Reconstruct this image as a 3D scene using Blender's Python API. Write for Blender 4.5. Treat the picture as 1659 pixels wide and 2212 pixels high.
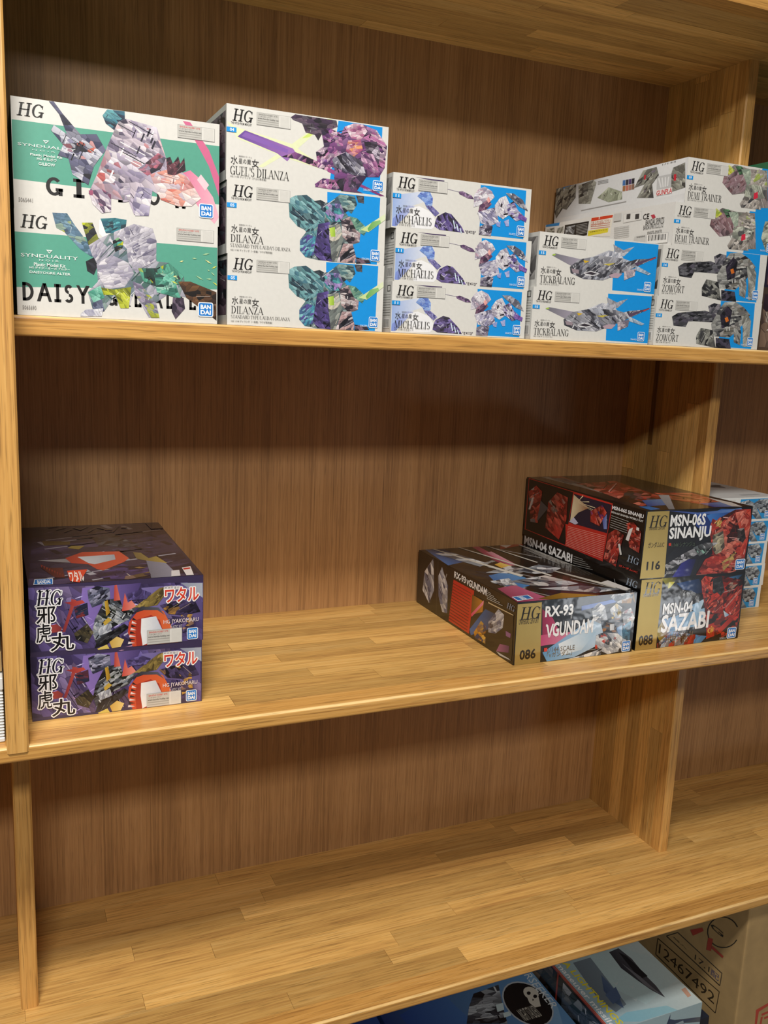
import bpy, bmesh, math, random
from mathutils import Vector, Matrix

# ------------------------------------------------------------------ scene, camera, world, lights, exposure
for o in list(bpy.data.objects): bpy.data.objects.remove(o)
scene = bpy.context.scene
COL = scene.collection
random.seed(7)
cam_data = bpy.data.cameras.new('camera'); camera = bpy.data.objects.new('camera', cam_data); COL.objects.link(camera)
cam_data.sensor_fit = 'VERTICAL'; cam_data.sensor_height = 24.0
cam_data.lens = 24.0 * 1921.18 / 2212.0
cam_data.clip_start = .02
camera.location = (-0.02363, -0.95383, -0.03923)
camera.rotation_euler = (1.38291, -0.04157, -0.4118)
scene.camera = camera

cy = scene.cycles; cy.max_bounces = 5; cy.diffuse_bounces = 3; cy.glossy_bounces = 2; cy.transmission_bounces = 0; cy.caustics_reflective = False; cy.caustics_refractive = False
world = bpy.data.worlds.new('world'); scene.world = world; world.use_nodes = True
bg = world.node_tree.nodes['Background']; bg.inputs[0].default_value = (.96, .98, 1.0, 1); bg.inputs[1].default_value = .07

def area(name, loc, rot, sx, sy, power, color):
    l = bpy.data.lights.new(name, 'AREA'); l.shape = 'RECTANGLE'; l.size = sx; l.size_y = sy; l.energy = power; l.color = color
    o = bpy.data.objects.new(name, l); COL.objects.link(o); o.location = loc; o.rotation_euler = rot
    return o
# ceiling tubes of the shop, running along the aisle in front of the shelves
area('ceiling_tube_near', (-.18, -1.02, 1.22), (math.radians(8), 0, 0), .6, .25, 50, (1, .96, .895))
area('ceiling_tube_far', (-.35, -2.45, 1.24), (math.radians(18), 0, 0), .7, .30, 56, (1, .97, .92))
# unseen low lamp, added so that the glossy cards mirror it as glare
area('glare_lamp', (2.65, -2.3, -1.2), (math.radians(80), 0, math.radians(42)), .6, .2, 5, (.92, .96, 1))

vs = scene.view_settings
vs.view_transform = 'Standard'; vs.look = 'None'; vs.exposure = -0.16; vs.gamma = 1.0; vs.use_curve_mapping = False

# ------------------------------------------------------------------ helpers
def lin(h):
    def f(c):
        c /= 255.0
        return c / 12.92 if c <= .04045 else ((c + .055) / 1.055) ** 2.4
    return tuple(f(int(h[i:i + 2], 16)) for i in (0, 2, 4))

def new_mat(name):
    m = bpy.data.materials.new(name); m.use_nodes = True
    nt = m.node_tree; return m, nt, nt.nodes['Principled BSDF']

def plain(name, hexc, rough=.5, metal=0.0, bump=0.0, var=.06, scale=60):
    m, nt, b = new_mat(name)
    b.inputs['Roughness'].default_value = rough; b.inputs['Metallic'].default_value = metal
    c = lin(hexc)
    tc = nt.nodes.new('ShaderNodeTexCoord'); n = nt.nodes.new('ShaderNodeTexNoise'); n.inputs['Scale'].default_value = scale; n.inputs['Detail'].default_value = 4
    r = nt.nodes.new('ShaderNodeValToRGB')
    r.color_ramp.elements[0].position = .3; r.color_ramp.elements[1].position = .7
    r.color_ramp.elements[0].color = (*[x * (1 - var) for x in c], 1); r.color_ramp.elements[1].color = (*[min(1, x * (1 + var)) for x in c], 1)
    nt.links.new(tc.outputs['Object'], n.inputs['Vector']); nt.links.new(n.outputs[0], r.inputs[0]); nt.links.new(r.outputs[0], b.inputs['Base Color'])
    if bump:
        bp = nt.nodes.new('ShaderNodeBump'); bp.inputs['Strength'].default_value = bump; bp.inputs['Distance'].default_value = .001
        nt.links.new(n.outputs[0], bp.inputs['Height']); nt.links.new(bp.outputs[0], b.inputs['Normal'])
    return m

def ink(name, rough, coat=0.0):
    m, nt, b = new_mat(name)
    a = nt.nodes.new('ShaderNodeAttribute'); a.attribute_name = 'ink'
    tc = nt.nodes.new('ShaderNodeTexCoord'); n = nt.nodes.new('ShaderNodeTexNoise'); n.inputs['Scale'].default_value = 220; n.inputs['Detail'].default_value = 5
    mp = nt.nodes.new('ShaderNodeMapRange'); mp.inputs[3].default_value = .80; mp.inputs[4].default_value = .91
    mx = nt.nodes.new('ShaderNodeMix'); mx.data_type = 'RGBA'; mx.blend_type = 'MULTIPLY'; mx.inputs[0].default_value = 1
    nt.links.new(tc.outputs['Object'], n.inputs['Vector']); nt.links.new(n.outputs[0], mp.inputs[0])
    nt.links.new(a.outputs['Color'], mx.inputs[6]); nt.links.new(mp.outputs[0], mx.inputs[7]); nt.links.new(mx.outputs[2], b.inputs['Base Color'])
    b.inputs['Roughness'].default_value = rough; b.inputs['Coat Weight'].default_value = coat; b.inputs['Coat Roughness'].default_value = .08
    if coat:   # thin card never lies quite flat
        n2 = nt.nodes.new('ShaderNodeTexNoise'); n2.inputs['Scale'].default_value = 38; n2.inputs['Detail'].default_value = 2
        bp = nt.nodes.new('ShaderNodeBump'); bp.inputs['Strength'].default_value = .25; bp.inputs['Distance'].default_value = .002
        nt.links.new(tc.outputs['Object'], n2.inputs['Vector']); nt.links.new(n2.outputs[0], bp.inputs['Height']); nt.links.new(bp.outputs[0], b.inputs['Coat Normal'])
    return m

def wood(name, light, mid, dark, axis, rough=.42, tone=.28, fine=1.0, ring=.5, bump=.15, pore=.35):
    """stained timber; grain runs along the axis (0 x, 1 y, 2 z); each piece has its own offset and tone"""
    m, nt, b = new_mat(name)
    N, L = nt.nodes.new, nt.links.new
    tc = N('ShaderNodeTexCoord'); oi = N('ShaderNodeObjectInfo')
    mul = N('ShaderNodeMath'); mul.operation = 'MULTIPLY'; mul.inputs[1].default_value = 13.7
    L(oi.outputs['Random'], mul.inputs[0])
    add = N('ShaderNodeVectorMath'); add.operation = 'ADD'
    L(tc.outputs['Object'], add.inputs[0]); L(mul.outputs[0], add.inputs[1])
    def noise(sa, sc, detail, dist=0.0):
        mp = N('ShaderNodeMapping'); s = [sc] * 3; s[axis] = sa; mp.inputs['Scale'].default_value = s
        n = N('ShaderNodeTexNoise'); n.inputs['Scale'].default_value = 1; n.inputs['Detail'].default_value = detail; n.inputs['Distortion'].default_value = dist
        n.inputs['Roughness'].default_value = .6
        L(add.outputs[0], mp.inputs['Vector']); L(mp.outputs[0], n.inputs['Vector']); return n
    broad = noise(1.5, 20, 2, .5)
    fib = noise(5, 300 * fine, 3)
    por = noise(24, 700 * fine, 1)
    # annual rings: a wave driven by the broad field gives the cathedral figure
    w = N('ShaderNodeMath'); w.operation = 'MULTIPLY'; w.inputs[1].default_value = 62.0
    L(broad.outputs[0], w.inputs[0])
    sn = N('ShaderNodeMath'); sn.operation = 'SINE'; L(w.outputs[0], sn.inputs[0])
    rm = N('ShaderNodeMath'); rm.operation = 'MULTIPLY'; rm.inputs[1].default_value = .16 * ring; L(sn.outputs[0], rm.inputs[0])
    a1 = N('ShaderNodeMath'); a1.operation = 'ADD'; L(broad.outputs[0], a1.inputs[0]); L(rm.outputs[0], a1.inputs[1])
    a2 = N('ShaderNodeMix'); a2.data_type = 'FLOAT'; a2.inputs[0].default_value = .62; L(a1.outputs[0], a2.inputs[2]); L(fib.outputs[0], a2.inputs[3])
    cr = N('ShaderNodeValToRGB'); e = cr.color_ramp.elements
    e[0].position = .33; e[0].color = (*lin(dark), 1); e[1].position = .68; e[1].color = (*lin(light), 1)
    k = cr.color_ramp.elements.new(.5); k.color = (*lin(mid), 1)
    L(a2.outputs[0], cr.inputs[0])
    # pores: short dark dashes
    pr = N('ShaderNodeMapRange'); pr.inputs[1].default_value = .56; pr.inputs[2].default_value = .70; pr.inputs[3].default_value = 1; pr.inputs[4].default_value = 1 - pore; L(por.outputs[0], pr.inputs[0])
    mx = N('ShaderNodeMix'); mx.data_type = 'RGBA'; mx.blend_type = 'MULTIPLY'; mx.inputs[0].default_value = 1; L(cr.outputs[0], mx.inputs[6]); L(pr.outputs[0], mx.inputs[7])
    tr = N('ShaderNodeMapRange'); tr.inputs[3].default_value = 1 - tone; tr.inputs[4].default_value = 1 + tone * .55; L(oi.outputs['Random'], tr.inputs[0])
    mx2 = N('ShaderNodeMix'); mx2.data_type = 'RGBA'; mx2.blend_type = 'MULTIPLY'; mx2.inputs[0].default_value = 1; L(mx.outputs[2], mx2.inputs[6]); L(tr.outputs[0], mx2.inputs[7])
    L(mx2.outputs[2], b.inputs['Base Color'])
    b.inputs['Roughness'].default_value = rough
    return m

OAK = ('e6ba74', 'd9a95f', 'b8884c')
M = dict(
    oak_x=wood('oak_along_shelf', *OAK, 0), oak_z=wood('oak_upright', *OAK, 2),
    edge_x=wood('oak_shelf_edge', 'd6a562', 'c8954f', 'a5743c', 0, rough=.33, tone=.05, ring=.55),
    edge_z=wood('oak_upright_edge', 'dcac66', 'cd9a54', 'a87840', 2, rough=.38, tone=.05, ring=.5),
    ply=wood('luan_plywood', 'bc9060', 'ac8052', '8c6640', 2, rough=.5, tone=0, fine=1.3, ring=.2, pore=.28),
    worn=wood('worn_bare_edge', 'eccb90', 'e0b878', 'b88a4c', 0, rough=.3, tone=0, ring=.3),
    streak=wood('dark_filled_groove', '8c6834', '7c5828', '60421c', 2, tone=0),
    ink=ink('printed_card', .42), ink_gloss=ink('glossy_printed_card', .34, .55),
    gold=plain('gold_foil', 'ae9658', .30, .45, var=.03),
    white_card=plain('white_card', 'cccac4', .5, var=.02), dark_card=plain('dark_card', '1a181c', .4, var=.1),
    violet_card=plain('violet_card', '2c2438', .4, var=.1), teal_card=plain('teal_card', '3c6c60', .5, var=.05),
    grey_card=plain('grey_board', '8c8880', .8, var=.08), blue_card=plain('pale_blue_card', 'a8c0c8', .45, var=.1),
    navy_card=plain('navy_card', '1c2434', .45, var=.15), deep_card=plain('deep_blue_card', '203c78', .45, var=.25, scale=30),
    kraft=plain('corrugated_kraft', 'a08458', .75, var=.1, bump=.15, scale=30), plastic=plain('pale_grey_plastic', 'd4d6d4', .4, var=.02),
    olive_card=plain('pale_olive_card', 'a8a888', .5, var=.12), green_card=plain('green_card', '2c6c4c', .5, var=.1),
    paint=plain('wall_paint', 'c8c4ba', .8), tile=plain('floor_tile', '6c6458', .4, var=.08, scale=8), ceil=plain('ceiling_board', 'd8d6d0', .9),
)

def obj(name, me, mat, parent=None):
    o = bpy.data.objects.new(name, me); COL.objects.link(o)
    if mat is not None and not me.materials: me.materials.append(mat)
    o.parent = parent
    return o
def tag(o, label, cat, group=None, kind=None):
    o['label'] = label; o['category'] = cat
    if group: o['group'] = group
    if kind: o['kind'] = kind
    return o
def empty(name, loc, rz=0.0):
    o = bpy.data.objects.new(name, None); COL.objects.link(o); o.empty_display_size = .05
    o.location = loc; o.rotation_euler = (0, 0, rz); return o
def box_mesh(name, lo, hi, bev=0.0, seg=2):
    bm = bmesh.new(); bmesh.ops.create_cube(bm, size=1)
    for v in bm.verts: v.co = Vector([lo[i] + (v.co[i] + .5) * (hi[i] - lo[i]) for i in range(3)])
    if bev: bmesh.ops.bevel(bm, geom=bm.edges[:], offset=bev, segments=seg, affect='EDGES', profile=.6)
    me = bpy.data.meshes.new(name); bm.to_mesh(me); bm.free()
    return me
def box(name, lo, hi, mat, parent=None, bev=0.0, seg=2):
    return obj(name, box_mesh(name, lo, hi, bev, seg), mat, parent)
def poly_mesh(name, verts, faces):
    me = bpy.data.meshes.new(name); me.from_pydata(verts, [], faces); me.update(); return me

# ------------------------------------------------------------------ what is printed on each face (u right, v down, 0..1) and where each box stands
PRINTS={
'gil':[
('p',[(0,0),(1,0),(1,1),(0,1)],'e0ded8'),
('p',[(0.002,0.207),(1,0.21),(1,0.779),(0.001,0.735)],'58a48e'),
('p',[(0.811,0.014),(0.849,0.019),(0.946,0.261),(1,0.509),(1,0.706),(0.946,0.417),(0.863,0.153)],'d46a92'),
('g',[(0.787,0.529),(0.849,0.477),(0.905,0.556),(0.968,0.713),(1,0.905),(0.976,0.976),(0.891,0.82),(0.808,0.628)],'dc6c96','f0b8c8'),
('p',[(0.904,0.504),(0.947,0.599),(0.926,0.656),(0.884,0.56)],'f4d0d8'),
('t','G',0.147,0.684,0.226,0.852,'1e1a1a','slab',{}),
('t','I',0.274,0.676,0.326,0.851,'1e1a1a','slab',{}),
('t','L',0.371,0.686,0.434,0.855,'1e1a1a','slab',{}),
('t','B',0.487,0.687,0.541,0.854,'1e1a1a','slab',{}),
('t','O',0.632,0.67,0.695,0.85,'1e1a1a','slab',{}),
('t','W',0.756,0.664,0.842,0.855,'1e1a1a','slab',{}),
('s',[(0.438,0.343),(0.491,0.108),(0.68,0.11),(0.726,0.389),(0.835,0.544),(0.905,0.738),(0.787,0.839),(0.652,0.711),(0.624,0.96),(0.564,0.958),(0.538,0.835),(0.453,0.826),(0.407,0.974),(0.345,0.797),(0.384,0.627)],44,['c8bcc8','8f86a0','b8acc0','6a6078','d8b8bc','a87c88'],'5a5068'),
('s',[(0.418,0.066),(0.441,0.005),(0.524,0.001),(0.526,0.173),(0.49,0.207),(0.433,0.135)],9,['2f5f78','3d7f90','22344c','1c2030','5ea0a8'],'16161c'),
('s',[(0.171,0.005),(0.193,0),(0.234,0.102),(0.312,0.263),(0.388,0.244),(0.431,0.381),(0.373,0.543),(0.345,0.723),(0.271,0.639),(0.254,0.496),(0.205,0.483),(0.231,0.38),(0.177,0.26),(0.19,0.209),(0.25,0.278),(0.216,0.107)],34,['2c2c40','1c1c28','4a4a66','6c6c88','383a58','c8c8d4','8a88a4','c06050'],'16161c'),
('s',[(0.491,0.108),(0.53,0.067),(0.68,0.11),(0.687,0.234),(0.726,0.389),(0.672,0.528),(0.566,0.652),(0.397,0.7),(0.384,0.627),(0.456,0.45),(0.438,0.343)],58,['d8d0dc','b8acc0','8f86a0','efe8ea','a89cb4','6a6078','c9bcc8','3a3448','e8dfe4','b85a58'],'4a4256'),
('s',[(0.586,0.521),(0.686,0.347),(0.726,0.389),(0.699,0.497),(0.632,0.575)],10,['2a2836','5c3c48','b8687c','8a8298'],'16161c'),
('s',[(0.645,0.559),(0.74,0.488),(0.835,0.544),(0.905,0.738),(0.856,0.826),(0.787,0.839),(0.698,0.791),(0.665,0.657)],26,['f0d8d4','e8a898','d87868','c8b8c4','f4e8e4','a87078'],'6a4450'),
('s',[(0.726,0.389),(0.747,0.371),(0.76,0.432),(0.787,0.356),(0.798,0.424),(0.818,0.362),(0.825,0.482),(0.767,0.546),(0.733,0.54)],9,['4a2c38','7a4450','2a2028'],'16161c'),
('s',[(0.345,0.773),(0.409,0.747),(0.454,0.788),(0.452,0.953),(0.407,0.974),(0.363,0.894)],12,['e8e0e4','b8acc0','5a4460','a05070'],'4a3a50'),
('s',[(0.493,0.705),(0.546,0.694),(0.548,0.833),(0.512,0.853)],5,['d8d0dc','b8acc0','8f86a0','efe8ea','a89cb4','6a6078','c9bcc8','3a3448'],'16161c'),
('s',[(0.585,0.686),(0.658,0.697),(0.637,0.958),(0.57,0.97),(0.555,0.858)],14,['ece6ea','b8b0c8','8a82a0','3a3450'],'5a5270'),
('t','HG',0.025,0.045,0.147,0.163,'181614','serif',{'shear': 0.18}),
('W',0.784,0.052,0.975,0.177,'www.bandai-hobby.net',True),
('p',[(0.139,0.358),(0.167,0.359),(0.152,0.389)],'f4f8f6'),
('p',[(0.145,0.364),(0.161,0.364),(0.152,0.38)],'58a48e'),
('t','SYNDUALITY',0.025,0.405,0.289,0.429,'f0f6f4','wide',{}),
('t','N O I R',0.09,0.451,0.194,0.461,'d8ece6','n',{}),
('t','Plastic Model Kit',0.08,0.487,0.226,0.509,'f2f7f5','n',{'bold': 0.01}),
('t','HG ギルボウ',0.11,0.514,0.199,0.545,'f2f7f5','n',{'bold': 0.01}),
('t','GILBOW',0.117,0.561,0.192,0.589,'f2f7f5','n',{'bold': 0.01}),
('t','5065441',0.021,0.898,0.085,0.935,'8c8884','n',{}),
('L',0.894,0.786,0.97,0.927)],
'dai':[
('p',[(0,0),(1,0),(1,1),(0,1)],'e0ded8'),
('p',[(0,0.216),(0.999,0.214),(0.999,0.642),(0,0.737)],'58a48e'),
('t','DAISY',0.026,0.686,0.345,0.863,'1c1816','slab',{}),
('t','OGRE ALTER',0.352,0.694,0.956,0.869,'1c1816','slab',{}),
('p',[(0.397,0.04),(0.475,0.007),(0.487,0.101),(0.434,0.24),(0.395,0.169)],'f6f6f2'),
('s',[(0.175,0.011),(0.244,0.004),(0.28,0.112),(0.355,0.304),(0.361,0.406),(0.304,0.338),(0.229,0.184),(0.192,0.152)],22,['5a7890','6c8ca8','48687c','7a9cb0','a8b040','445468'],'3c5468'),
('s',[(0.38,0.468),(0.343,0.293),(0.395,0.22),(0.467,0.144),(0.567,0.049),(0.661,0.078),(0.681,0.399),(0.743,0.404),(0.82,0.528),(0.841,0.743),(0.735,0.728),(0.673,0.817),(0.693,0.964),(0.638,0.969),(0.564,0.721),(0.536,0.885),(0.495,0.889),(0.469,0.772),(0.415,0.924),(0.356,0.904),(0.335,0.748),(0.385,0.637)],56,['9a98a8','c4c0cc','70808c','4c6c68','8ca09c','b0b0bc'],'54586a'),
('s',[(0.403,0.026),(0.475,0.007),(0.531,0.016),(0.527,0.082),(0.474,0.155),(0.428,0.163)],11,['2a5c70','3c8c98','28404c','60b0b8'],'16161c'),
('s',[(0.313,0.08),(0.364,0.071),(0.395,0.233),(0.343,0.293)],6,['1a1a20','2a2c34','c0c828'],'16161c'),
('s',[(0.343,0.293),(0.395,0.22),(0.433,0.292),(0.38,0.442),(0.361,0.393)],7,['b0acbc','d0ccd4','8c88a0'],'16161c'),
('s',[(0.467,0.144),(0.567,0.049),(0.661,0.078),(0.681,0.2),(0.677,0.4),(0.578,0.533),(0.538,0.433),(0.526,0.251),(0.467,0.234)],40,['a8a4b4','c4c0cc','8e8a9c','d8d4dc','76728a','b4b0bc'],'54506a'),
('s',[(0.46,0.235),(0.487,0.192),(0.513,0.227),(0.509,0.293),(0.473,0.338)],5,['16161c','24242c','50b0a0','c0c828'],'16161c'),
('s',[(0.328,0.45),(0.367,0.405),(0.386,0.481),(0.366,0.575),(0.334,0.54)],5,['1c1c24','30303c'],'16161c'),
('s',[(0.38,0.468),(0.453,0.367),(0.538,0.433),(0.565,0.535),(0.517,0.674),(0.424,0.712),(0.385,0.572)],24,['d0ccd4','e4e0e6','b0aabc','9894a8','c0bac8'],'56526a'),
('s',[(0.384,0.69),(0.463,0.707),(0.55,0.67),(0.536,0.885),(0.495,0.889),(0.47,0.759),(0.403,0.767)],13,['b8c030','d0d848','8c9428','6a7020'],'16161c'),
('s',[(0.335,0.748),(0.397,0.675),(0.416,0.792),(0.363,0.85)],7,['6cb8a0','4c9884','90d0bc'],'16161c'),
('s',[(0.357,0.851),(0.403,0.806),(0.415,0.924),(0.375,0.955),(0.356,0.904)],5,['5c6480','484c68','8088a0'],'16161c'),
('s',[(0.297,0.963),(0.323,0.921),(0.409,0.898),(0.401,0.979),(0.297,0.989)],6,['c8c8d4','e0e0e6','a0a0b8'],'16161c'),
('s',[(0.585,0.479),(0.681,0.466),(0.743,0.404),(0.82,0.528),(0.798,0.612),(0.687,0.653),(0.612,0.609)],22,['1e2022','3a3e40','b8c030','58a48c','2a4a44'],'16161c'),
('s',[(0.667,0.535),(0.764,0.481),(0.791,0.694),(0.812,0.774),(0.735,0.728),(0.68,0.708)],18,['5cac94','7cc8b0','3c7c6c','2c4c48','a8dcc8'],'16161c'),
('s',[(0.791,0.586),(0.855,0.578),(0.995,0.67),(0.996,0.963),(0.912,0.846),(0.834,0.744)],16,['2a201c','4a3428','6a4830','1c1614','845c38'],'16161c'),
('s',[(0.763,0.752),(0.819,0.746),(0.827,0.855),(0.777,0.97),(0.756,0.889)],9,['4c4050','6c5c70','302838'],'16161c'),
('s',[(0.558,0.615),(0.598,0.637),(0.676,0.816),(0.693,0.964),(0.651,0.968),(0.624,0.876),(0.57,0.747)],18,['9890a8','b8b0c4','706880','7c8890','a8b040'],'16161c'),
('k',14,(0.702,0.29,0.984,0.589),0.01,0.05,['d8e060','e8e8a0','a8d0a0']),
('t','HG',0.026,0.05,0.151,0.172,'181614','serif',{'shear': 0.18}),
('W',0.783,0.047,0.979,0.172,'www.bandai-hobby.net',True),
('p',[(0.142,0.366),(0.171,0.367),(0.156,0.401)],'f4f8f6'),
('p',[(0.148,0.373),(0.165,0.373),(0.156,0.392)],'58a48e'),
('t','SYNDUALITY',0.024,0.412,0.291,0.445,'f0f6f4','wide',{}),
('t','N O I R',0.108,0.459,0.2,0.476,'d8ece6','n',{}),
('t','Plastic Model Kit',0.083,0.493,0.23,0.526,'f2f7f5','n',{'bold': 0.01}),
('t','HG デイジーオーガ アルター',0.062,0.529,0.251,0.554,'f2f7f5','n',{'bold': 0.01}),
('t','DAISYOGRE ALTER',0.062,0.574,0.253,0.597,'f2f7f5','n',{'bold': 0.01}),
('t','5065690',0.024,0.907,0.088,0.945,'8c8884','n',{}),
('L',0.896,0.781,0.978,0.931)],
'guel':[
('p',[(0,0),(1,0),(1,1),(0,1)],'e0ded8'),
('p',[(0.674,0.011),(0.959,0.016),(0.956,0.98),(0.623,0.973)],'1496e6'),
('p',[(0.004,0.232),(0.054,0.291),(0.388,0.417),(0.575,0.05),(0.629,0.01),(0.424,0.469),(0.583,0.658),(0.554,0.698),(0.327,0.605),(0.218,0.782),(0.184,0.783),(0.299,0.582),(0.061,0.439)],'e6ebc0'),
('p',[(0.45,0.321),(0.603,0.01),(0.632,0.009),(0.493,0.293)],'d4e878'),
('s',[(0.378,0.06),(0.405,0.013),(0.661,0.015),(0.67,0.099),(0.577,0.205),(0.55,0.323),(0.528,0.252),(0.471,0.238),(0.448,0.122),(0.392,0.093)],22,['3c343c','58505c','6a5868','4a3850','28242c'],'16161c'),
('g',[(0.064,0.415),(0.107,0.319),(0.396,0.477),(0.41,0.519),(0.362,0.657),(0.299,0.567)],'6a4a9c','a070b8'),
('p',[(0.088,0.401),(0.111,0.341),(0.368,0.5),(0.361,0.549)],'8a62b4'),
('s',[(0.327,0.605),(0.41,0.519),(0.481,0.561),(0.626,0.662),(0.627,0.725),(0.54,0.686),(0.411,0.612)],12,['7c4a80','9a5c98','5c3868','c07cac','b06a9a','2c2030','d8a4c0','48305c','e4c8d8','383044'],'16161c'),
('g',[(0.619,0.672),(0.656,0.702),(0.991,0.98),(0.96,0.987),(0.613,0.729)],'a04a86','7c3a70'),
('s',[(0.566,0.178),(0.619,0.13),(0.693,0.186),(0.713,0.085),(0.771,0.02),(0.83,0.017),(0.921,0.068),(0.993,0.271),(0.983,0.581),(0.948,0.721),(0.865,0.742),(0.801,0.969),(0.536,0.964),(0.585,0.832),(0.658,0.829),(0.656,0.67),(0.546,0.606),(0.537,0.482),(0.587,0.39)],54,['7c4a80','5c3868','8c6490','3c3048','a878a4','4c3c58'],'3a2c44'),
('s',[(0.566,0.178),(0.619,0.13),(0.693,0.186),(0.71,0.354),(0.666,0.367),(0.651,0.308),(0.586,0.343)],15,['7c4a80','9a5c98','5c3868','c07cac','b06a9a','2c2030','d8a4c0','48305c','e4c8d8','383044'],'16161c'),
('s',[(0.537,0.482),(0.58,0.408),(0.652,0.371),(0.704,0.498),(0.627,0.678),(0.546,0.606)],22,['7c4a80','9a5c98','5c3868','c07cac','b06a9a','2c2030','d8a4c0','48305c','e4c8d8','383044','7a4c90','e0c0d4'],'16161c'),
('s',[(0.713,0.085),(0.771,0.02),(0.83,0.017),(0.861,0.102),(0.819,0.242),(0.759,0.228)],14,['d8a8bc','f0e0e8','b06c90','e8c4d0','8c4c78'],'16161c'),
('s',[(0.738,0.266),(0.819,0.226),(0.836,0.365),(0.771,0.495),(0.725,0.413)],12,['b05c80','d088a4','e8a070','8c4468','e0b8c8'],'16161c'),
('s',[(0.826,0.208),(0.921,0.068),(0.993,0.271),(0.983,0.581),(0.938,0.577),(0.941,0.366),(0.871,0.227)],22,['7c4a80','9a5c98','5c3868','c07cac','b06a9a','2c2030','d8a4c0','48305c','e4c8d8','383044'],'16161c'),
('s',[(0.841,0.251),(0.924,0.227),(0.949,0.364),(0.944,0.543),(0.905,0.441),(0.859,0.39)],12,['28242c','3c3440','6c5c74','c8bccc'],'16161c'),
('s',[(0.821,0.401),(0.904,0.409),(0.937,0.561),(0.948,0.721),(0.901,0.668),(0.832,0.59)],14,['b87ca4','8c5484','5c3c64','d8b0cc'],'16161c'),
('s',[(0.639,0.548),(0.726,0.428),(0.831,0.526),(0.864,0.726),(0.775,0.734),(0.655,0.654)],22,['2a2832','484450','6a6678','9a98a8','38344a','c8c4d0'],'16161c'),
('s',[(0.535,0.924),(0.585,0.832),(0.658,0.829),(0.704,0.961),(0.66,0.972),(0.543,0.962)],14,['7c4a80','9a5c98','5c3868','c07cac','b06a9a','2c2030','d8a4c0','48305c','e4c8d8','383044'],'16161c'),
('s',[(0.658,0.829),(0.79,0.762),(0.808,0.951),(0.846,0.974),(0.704,0.977)],14,['3a3440','5c5068','7a4c78','28242c'],'16161c'),
('t','HG',0.033,0.054,0.152,0.21,'1c1a1a','serif',{'shear': 0.18}),
('t','THE WITCH FROM MERCURY',0.025,0.224,0.146,0.255,'5a5856','n',{'bold': 0.01}),
('W',0.174,0.058,0.378,0.224,'www.bandai-hobby.net',False),
('p',[(0.0,0.301),(0.057,0.301),(0.057,0.364),(0.0,0.364)],'1496e6'),
('t','04',0.019,0.311,0.044,0.354,'f4f8fc','n',{'bold': 0.02}),
('t','水',0.026,0.668,0.066,0.784,'3a3838','n',{}),
('t','星の魔',0.072,0.695,0.143,0.765,'3a3838','n',{}),
('t','女',0.149,0.685,0.19,0.795,'3a3838','n',{}),
('t','機動戦士ガンダム',0.072,0.658,0.149,0.678,'6a6868','n',{}),
('t',"GUEL'S DILANZA",0.023,0.806,0.375,0.922,'2a2826','serif',{}),
('t','HG 1/144 ディランザ（グエル専用機）',0.024,0.93,0.237,0.96,'4a4846','n',{}),
('t','5062841',0.847,0.906,0.9,0.937,'dfeefa','n',{}),
('L',0.908,0.772,0.978,0.922)],
'dil':[
('p',[(0,0),(1,0),(1,1),(0,1)],'e0ded8'),
('p',[(0.611,0.012),(0.958,0.011),(0.952,0.993),(0.624,0.989)],'1496e6'),
('s',[(0.369,0.171),(0.482,0.087),(0.555,0.19),(0.628,0.156),(0.693,0.027),(0.789,0.028),(0.806,0.147),(0.733,0.278),(0.835,0.537),(0.83,0.687),(0.785,0.73),(0.812,0.992),(0.565,0.995),(0.484,0.968),(0.447,0.877),(0.446,0.731),(0.488,0.593),(0.429,0.541),(0.378,0.424)],60,['44606c','5c7c84','38444c','6c8c90','2c343c','8c9c9c','4c4c64'],'2c343c'),
('s',[(0.369,0.171),(0.411,0.113),(0.482,0.087),(0.555,0.19),(0.6,0.293),(0.596,0.521),(0.516,0.571),(0.429,0.541),(0.378,0.424)],36,['5c8a94','44707c','7cb0b4','385460','2c3c48','90bcc0','4c7888','6a9ca0'],'28343c'),
('s',[(0.526,0.165),(0.569,0.135),(0.599,0.163),(0.585,0.231)],4,['3c4850','283038'],'16161c'),
('s',[(0.693,0.027),(0.789,0.028),(0.806,0.147),(0.771,0.286),(0.717,0.2),(0.686,0.11)],16,['50747c','7c9c9c','a8bcb4','384c54'],'16161c'),
('s',[(0.589,0.247),(0.628,0.173),(0.694,0.157),(0.726,0.28),(0.705,0.416),(0.646,0.429),(0.609,0.372)],22,['4c98a0','386c7c','284858','8c70b8','b8a0d0','1c3040','6cb8b8'],'16161c'),
('s',[(0.797,0.018),(0.849,0.013),(0.851,0.12),(0.813,0.112)],4,['3c3c44','5c6068'],'16161c'),
('s',[(0.473,0.58),(0.558,0.448),(0.602,0.438),(0.561,0.675),(0.518,0.684)],14,['5c8a94','44707c','7cb0b4','385460','2c3c48','90bcc0','4c7888','6a9ca0','a8a098'],'16161c'),
('s',[(0.446,0.731),(0.495,0.64),(0.546,0.662),(0.535,0.926),(0.484,0.968),(0.447,0.877)],20,['4890a8','6cb0c0','5c4c98','3c6484','8cc8d0','484080'],'16161c'),
('s',[(0.559,0.48),(0.632,0.432),(0.654,1),(0.565,0.987),(0.535,0.894)],24,['4c3c78','3a3060','5c4c90','28243c','6c5ca0','1c1c28'],'181824'),
('s',[(0.625,0.482),(0.698,0.45),(0.724,0.659),(0.684,0.998),(0.654,1),(0.635,0.71)],18,['b0b4ac','c8ccc0','7c8480','5c6060','d0c8b8'],'16161c'),
('g',[(0.629,0.522),(0.666,0.498),(0.671,0.637),(0.642,0.643)],'c8e060','90b838'),
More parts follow.
